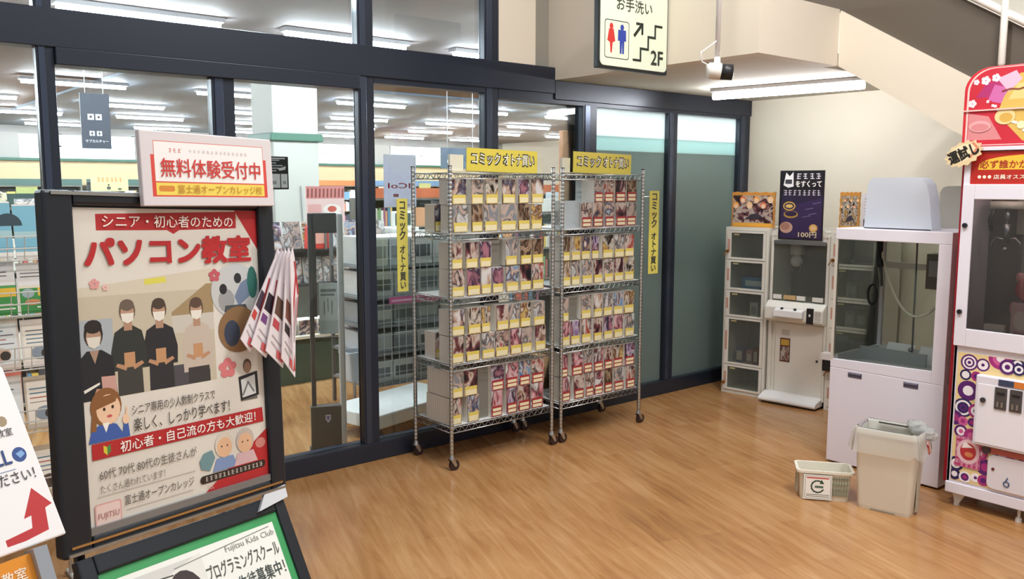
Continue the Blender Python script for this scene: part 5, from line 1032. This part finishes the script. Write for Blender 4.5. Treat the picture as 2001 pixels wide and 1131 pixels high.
# --- grey goods shelf behind the nearer rack
gs = thing('goods_shelf', 'grey wire goods shelf full of boxes behind nearer rack', 'shelf', (3.36, 5.75, 0), 0)
GW, GDp = 1.15, 0.55
for x in (0.0, GW):
    for y in (0, GDp): MB().box(x - 0.012, x + 0.012, y - 0.012, y + 0.012, 0, 1.42, mat('#6f7274', 0.4, 0.5)).build('upright', gs)
lev = [0.22, 0.46, 0.68, 0.90, 1.14]
for z in lev: MB().box(-0.01, GW + 0.01, -0.01, GDp + 0.01, z - 0.02, z, mat('#8d9092', 0.4, 0.4)).build('shelf_board', gs)
b = MB()
for k in range(18): b.tube([(GW * k / 17, -0.02, 0.2), (GW * k / 17, -0.02, 1.4)], 0.0025, WIRE, 4)
for k in range(13): b.tube([(0, -0.02, 0.2 + 0.1 * k), (GW, -0.02, 0.2 + 0.1 * k)], 0.0025, WIRE, 4)
b.build('wire_grid', gs)
r5 = random.Random(11)
gcol = ['#b4b6b2', '#a2a4a2', '#c4c3be', '#8e9090', '#d4d3ce', '#b6babe']
for li, z in enumerate(lev):
    x = 0.03; k = 0
    while x < GW - 0.2:
        w = 0.17 + 0.09 * r5.random(); h = (0.17, 0.15, 0.16, 0.19, 0.22)[li]
        t = thing('goods_box', 'grey goods box, %s from left on %s level of goods shelf' % (ORD[k], ('lowest', 'second', 'third', 'fourth', 'top')[li]), 'box', (3.36 + x, 5.75 + 0.02, z + 0.001), 0, 'boxes on the goods shelf')
        MB().box(0, w - 0.012, 0, 0.42, 0, h, mat(r5.choice(gcol), 0.5)).build('body', t, bevel=0.004)
        MB().box(0.02, w - 0.032, -0.002, 0, h * 0.25, h * 0.7, mat(r5.choice(['#b9bab4', '#5c5e60', '#d0d0c8', '#7f8488']), 0.5)).build('front_label', t)
        MB().box(-0.0, w - 0.012, -0.001, 0.0, h * 0.92, h, mat('#d5d6d2', 0.5)).build('lid_edge', t)
        x += w; k += 1
t = thing('price_rail', 'bright pink shelf talker strip on the goods shelf', 'sign', (3.54, 5.72, 0.845), 0)
MB().box(0, 0.5, 0, 0.003, 0, 0.05, mat('#e0689c', 0.5)).build('strip', t); MB().box(0.02, 0.48, -0.001, 0, 0.015, 0.03, mat('#f0c0d4', 0.5)).build('print', t)
t = thing('goods_bin', 'pale grey bucket bin hanging low at the goods shelf end', 'bin', (3.22, 5.72, 0.0), 0)
MB().loft([rr3(0, 0, 0.07, 0.07, 0.015, 0.3), rr3(0, 0, 0.085, 0.085, 0.018, 0.5), rr3(0, 0, 0.09, 0.09, 0.018, 0.5), rr3(0, 0, 0.09, 0.09, 0.018, 0.52), rr3(0, 0, 0.078, 0.078, 0.015, 0.52), rr3(0, 0, 0.065, 0.065, 0.015, 0.31)], mat('#b9bec4', 0.4)).build('tub', t)
MB().tube([(0.06, 0.03, 0.5), (0.12, 0.05, 0.54), (0.14, 0.05, 0.46)], 0.006, STEEL, 6).tube([(0, 0, 0.0), (0, 0, 0.3)], 0.012, STEEL, 8).tube([(0, 0, 0.0), (0, 0, 0.012)], 0.07, GREY, 14).build('stand', t)

# --- dark green display counter
ct = thing('display_counter', 'dark green display counter with cream top and book tiers', 'counter', (2.75, 7.05, 0), 0)
CW = 2.6
MB().box(0, CW, 0, 0.7, 0, 0.40, mat('#24463b', 0.5)).build('base', ct, bevel=0.005); MB().box(-0.02, CW + 0.02, -0.03, 0.72, 0.40, 0.43, mat('#dcd6c4', 0.5)).build('top', ct, bevel=0.004)
for z in (0.86, 1.18): MB().box(0, CW, 0.25, 0.62, z - 0.025, z, mat('#2a2c2e', 0.4)).build('tier_shelf', ct)
MB().box(0, CW, 0.6, 0.64, 0.43, 1.30, mat('#9a9c96', 0.5)).build('back_panel', ct)
for x in (0.0, CW - 0.03): MB().box(x, x + 0.03, 0.27, 0.6, 0.43, 1.18, mat('#2a2c2e', 0.4)).build('divider', ct)
r6 = random.Random(4)
def book(x, y, z, w, h, d, pal, label, group, tilt=10, name='book'):
    t = thing(name, label, 'book', (x, y, z), 0, group)
    TT = Matrix.Rotation(math.radians(-tilt), 4, 'X')
    MB(TT).box(0, w, 0.002, d, 0, h, mat('#efece4', 0.5)).build('pages', t); MB(TT).box(0, w, 0, 0.002, 0, h, cover_mat(pal, 1.5)).build('cover', t)
    return t
for lv, (z, yy, dd) in enumerate(((0.432, 0.0, 0.12), (0.862, 0.28, 0.03), (1.182, 0.28, 0.03))):
    x = 0.06; k = 0
    while x < (CW - 0.3 if lv < 2 else 1.7) and k < 12:
        w = 0.17 + 0.05 * r6.random(); h = (0.13, 0.24, 0.25)[lv]
        book(2.75 + x, 7.05 + yy + 0.02, z, w, h, dd if lv else 0.18, r6.choice([1, 7, 3, 7, 2, 1, 9, 7, 1]), '%s on display counter, %s level, %s from left' % ('picture book' if lv else 'cream book pile', ('lowest', 'middle', 'top')[lv], ORD[k]), 'books on the display counter', 10 if lv else 0)
        x += w + 0.02; k += 1
t = thing('pop_board', 'pink striped promotional card above the display counter', 'sign', (3.56, 7.12, 1.42), math.radians(8))
MB().box(0, 0.42, 0, 0.006, 0, 0.33, mat('#e8c9c6', 0.5)).build('card', t)
pr = Print(0); pr.rect(0.0, 0.22, 0.42, 0.33, '#d88a88')
for k in range(10): pr.poly([(0.01 + k * 0.042, 0.23), (0.03 + k * 0.042, 0.23), (0.035 + k * 0.042, 0.31), (0.015 + k * 0.042, 0.31)], '#8a4440')
pr.ell(0.28, 0.12, 0.1, 0.05, '#f0e8e0').ell(0.28, 0.125, 0.05, 0.028, '#c8584c').rect(0.02, 0.03, 0.16, 0.17, '#dfa8a4').build('print', t)
MB().box(0.2, 0.22, 0.006, 0.02, -0.24, 0.3, STEEL).build('stick', t)
t = thing('red_package', 'bright red glossy package on the counter shelf', 'package', (3.60, 7.2, 1.184), 0)
MB().prism([(0, 0), (0.22, 0), (0.2, 0.22), (0.16, 0.24), (0.05, 0.235), (0.01, 0.2)], -0.03, 0.07, mat('#d8443a', 0.3), axis='y').build('body', t, bevel=0.012); MB().box(0.05, 0.17, -0.034, -0.03, 0.05, 0.15, mat('#f0b0a0', 0.4)).build('label', t)

# --- pillar with green collar
pl_ = thing('pillar', 'square white pillar with dark green collar in the store', 'pillar', (4.2, 8.85, 0), 0, kind=None)
MB().box(-0.26, 0.26, -0.26, 0.26, 0, 3.1, mat('#b3b2aa', 0.6)).build('shaft', pl_, bevel=0.01)
MB().box(-0.30, 0.30, -0.30, 0.30, 2.22, 2.30, mat('#3f6a58', 0.5)).build('collar', pl_, bevel=0.01)
MB().tube([(0.05, -0.27, 1.35), (0.03, -0.275, 1.75)], 0.006, GREY, 6).build('cable', pl_)

# --- signs and sheets on the glass
t = thing('glass_sticker', 'black poster with two white code panels on the glass', 'sign', (2.15, 4.785, 1.735), 0)
MB().box(0, 0.135, 0.0, 0.003, 0, 0.19, mat('#23262b', 0.4)).build('sheet', t)
pr = Print(0); pr.rect(0.008, 0.01, 0.082, 0.09, '#e8eaee').rect(0.088, 0.01, 0.128, 0.09, '#e8eaee').rect(0.03, 0.03, 0.06, 0.05, '#a8acb4').rect(0.1, 0.03, 0.118, 0.05, '#a8acb4')
for k in range(5): pr.rect(0.012, 0.105 + k * 0.015, 0.06 + 0.02 * (k % 3), 0.111 + k * 0.015, '#c4c8ce')
pr.poly([(0.07, 0.12), (0.12, 0.135), (0.115, 0.115), (0.08, 0.108)], '#e2e4e8').rect(0.02, 0.175, 0.115, 0.183, '#d8dade').build('print', t)
t = thing('glass_poster', 'lavender grey poster backing with red mirrored letters on glass', 'poster', (2.935, 4.787, 1.62), 0)
MB().box(0, 0.245, 0.0, 0.002, 0, 0.335, frosted('thin_paper', '#e0dfea', 0.55)).build('sheet', t)
text(t, 'ICoI', '#c83c44', 0.20, 0.12, 0.03, 0.155, -0.001, None, bold=0.02)
Print(0).rect(0.07, 0.065, 0.11, 0.085, '#d8848a').build('print', t)
# hanging black sign
t = thing('hanging_sign', 'black hanging sign with white pictograms deep in the store', 'sign', (2.21, 9.0, 2.105), 0)
MB().box(0, 0.26, 0, 0.02, 0, 0.52, mat('#3a3f4c', 0.5)).build('panel', t)
pr = Print(0)
for a, b_, s_ in ((0.06, 0.27, 0.055), (0.13, 0.27, 0.055), (0.07, 0.12, 0.045), (0.135, 0.12, 0.045)): pr.rect(a, b_, a + s_, b_ + s_, '#f0f2f4').rect(a + s_ * 0.3, b_ + s_ * 0.3, a + s_ * 0.7, b_ + s_ * 0.7, '#3a3f4c')
for a, b_ in ((0.07, 0.12), (0.135, 0.12)): pr.rect(a + 0.02, b_, a + 0.025, b_ + 0.045, '#3a3f4c')
pr.build('print', t)
text(t, 'サブカルチャー', '#eef0f2', 0.03, 0.055, 0.235, 0.085, -0.003, None, bold=0.01)
MB().tube([(0.05, 0.01, 0.52), (0.05, 0.01, 0.99)], 0.004, STEEL, 6).tube([(0.21, 0.01, 0.52), (0.21, 0.01, 0.99)], 0.004, STEEL, 6).build('hanger', t)
t = thing('hanging_sign', 'dark blue hanging genre sign reading a white hiragana', 'sign', (6.36, 9.0, 1.97), 0)
MB().box(0, 0.62, 0, 0.02, 0, 0.26, mat('#46586c', 0.5)).build('panel', t)
text(t, 'こ', '#f0f4f8', 0.09, 0.05, 0.2, 0.17, -0.003, None, bold=0.05); MB().tube([(0.1, 0.01, 0.26), (0.1, 0.01, 1.12)], 0.004, STEEL, 6).tube([(0.5, 0.01, 0.26), (0.5, 0.01, 1.12)], 0.004, STEEL, 6).build('hanger', t)
# --- brown partition and board behind the racks
t = thing('partition', 'brown board partition standing behind the farther rack', 'partition', (5.235, 5.58, 0), 0)
MB().box(0, 0.30, 0, 0.05, 0, 2.235, mat('#d29a72', 0.55)).build('board', t, bevel=0.004); MB().box(-0.02, 0.34, -0.06, 0.12, 0, 0.03, mat('#8a5c40', 0.55)).build('foot', t)
t = thing('added_cabinet', 'unseen cabinet added behind the frosted panes to dim them', 'cabinet', (5.60, 5.35, 0), 0)  # unseen, added to hold store light off the frosted panes
MB().box(0, 1.1, 0, 0.5, 0, 2.12, mat('#7c8682', 0.6)).build('carcass', t, bevel=0.006); MB().box(0.02, 1.08, -0.012, 0, 0.02, 2.1, mat('#8c9692', 0.6)).build('back_board', t)

# --- gondola bookcases across the floor, books as rows too small to pick apart
def bookcase(x, y, w, h, label, fascia, seed, rz=0.0, head=None):
    t = thing('bookcase', label, 'bookcase', (x, y, 0), rz, 'bookcases across the store')
    d = 0.45
    MB().box(0, w, d - 0.03, d, 0, h, mat('#57584f', 0.6)).box(0, 0.03, 0, d - 0.03, 0, h, mat('#6b6a60', 0.6)).box(w - 0.03, w, 0, d - 0.03, 0, h, mat('#6b6a60', 0.6)).build('carcass', t)
    n = max(3, int(h / 0.34)); r7 = random.Random(seed); bb = MB()
    for i in range(n):
        z = 0.08 + i * (h - 0.1) / n
        MB().box(0.03, w - 0.03, 0.02, d - 0.03, z - 0.02, z, mat('#8b8878', 0.5)).build('shelf_board', t)
        xx = 0.04; hh = (h - 0.1) / n - 0.06
        while xx < w - 0.12:
            face = r7.random() < 0.3; bw = 0.13 + 0.05 * r7.random() if face else 0.02 + 0.03 * r7.random(); bh = hh * (0.7 + 0.28 * r7.random())
            c = r7.choice(['#e6e2da', '#d8d4c8', '#c8685c', '#e8c860', '#6a98b8', '#3c4450', '#7fa878', '#e0a878', '#f0ece4', '#a86888', '#26282c', '#f4f2ee'])
            bb.box(xx, xx + bw, 0.05 + 0.03 * r7.random(), 0.22, z, z + bh, mat(c, 0.5)); xx += bw + 0.003
    tag(bb.build('books', t), kind='stuff')
    MB().box(0, w, 0, d, h, h + 0.03, mat('#6b6a60', 0.5)).build('top_board', t)
    if fascia:
        MB().box(0, w, -0.01, 0.01, h + 0.03, h + 0.17, mat(fascia, 0.5)).build('fascia', t)
    if head:
        for k in range(3):
            a = w * (0.12 + 0.3 * k); MB().box(a, a + 0.2, 0.1, 0.115, h + 0.03, h + 0.19 + 0.05 * k % 2, mat(head[k % len(head)], 0.5)).build('top_card', t)
    return t
k = 0
for i, (x, f) in enumerate(((-2.2, '#3c5a54'), (0.3, '#3c5a54'), (2.8, '#3c5a54'), (5.3, '#3c5a54'), (7.8, '#d0703c'), (10.3, '#d0703c'), (12.8, '#5c7a98'))):
    bookcase(x, 21.4, 2.4, 1.72, 'tall bookcase against the far store wall, %s from left' % ORD[i], f, 20 + i)
for i, (x, y, f) in enumerate(((0.9, 10.2, '#34504a'), (3.3, 10.2, '#34504a'), (6.2, 10.6, '#cf6a34'), (8.7, 10.9, '#cf6a34'))):
    bookcase(x, y, 2.3, (1.5, 1.5, 1.55, 1.6)[i], 'low bookcase row in mid store, %s from left' % ORD[i], f, 40 + i, 0, ['#e8e4d8', '#d8dc8c', '#4c5054', '#c9d850', '#f0ece4'])
for i, (x, y) in enumerate(((0.2, 7.4), (-2.3, 7.6))):
    bookcase(x, y, 2.2, 1.48, 'near magazine bookcase left of display counter, %s one' % ('right', 'left')[i], None, 60 + i)
for i, (x, y) in enumerate(((5.5, 7.0), (7.9, 7.6))):
    bookcase(x, y, 2.2, 1.45, 'white book gondola behind the wire racks, %s one' % ('nearer', 'farther')[i], '#dfe0da', 70 + i, 0, ['#f0ece4', '#c9ced2', '#3c4046'])
t = thing('pop_card', 'yellow promotional card with red lettering on a pole in the store', 'sign', (2.26, 8.98, 1.70), 0)
MB().box(0, 0.34, 0, 0.006, 0, 0.15, mat('#f0e9a0', 0.5)).build('card', t); pr_ = Print(0).ell(0.16, 0.03, 0.02, 0.018, '#4a4c48', 10).ell(0.16, 0.06, 0.01, 0.01, '#4a4c48', 8).ell(0.26, 0.02, 0.02, 0.012, '#5a5c50', 10)
scribble(pr_, 0.05, 0.09, 0.29, 0.13, 6, '#c8703c', 9); pr_.build('print', t)
MB().tube([(0.17, 0.012, -1.7), (0.17, 0.012, 0.1)], 0.006, STEEL, 6).build('pole', t); MB().tube([(0.17, 0.012, -1.70), (0.17, 0.012, -1.68)], 0.12, GREY, 16).build('base', t)
# magazines fanned on the near bookcases
r8 = random.Random(8)
for i in range(8):
    book(0.35 + i * 0.25, 7.5, 1.512, 0.2, 0.13 + 0.08 * r8.random(), 0.03, r8.choice([7, 1, 7, 3, 9]), 'magazine propped on the near bookcase top, %s from left' % ORD[i], 'magazines on the near bookcase', 14, 'magazine')
t = thing('cash_register', 'white register box on the counter behind goods shelf', 'register', (4.6, 7.36, 1.182), 0)
MB().box(0, 0.32, 0, 0.28, 0, 0.16, mat('#e4e6e2', 0.4)).box(0.05, 0.27, 0.05, 0.1, 0.16, 0.32, mat('#e4e6e2', 0.4)).build('body', t, bevel=0.008); MB().box(0.07, 0.25, 0.044, 0.05, 0.18, 0.30, mat('#4c5a58', 0.3)).build('screen', t)
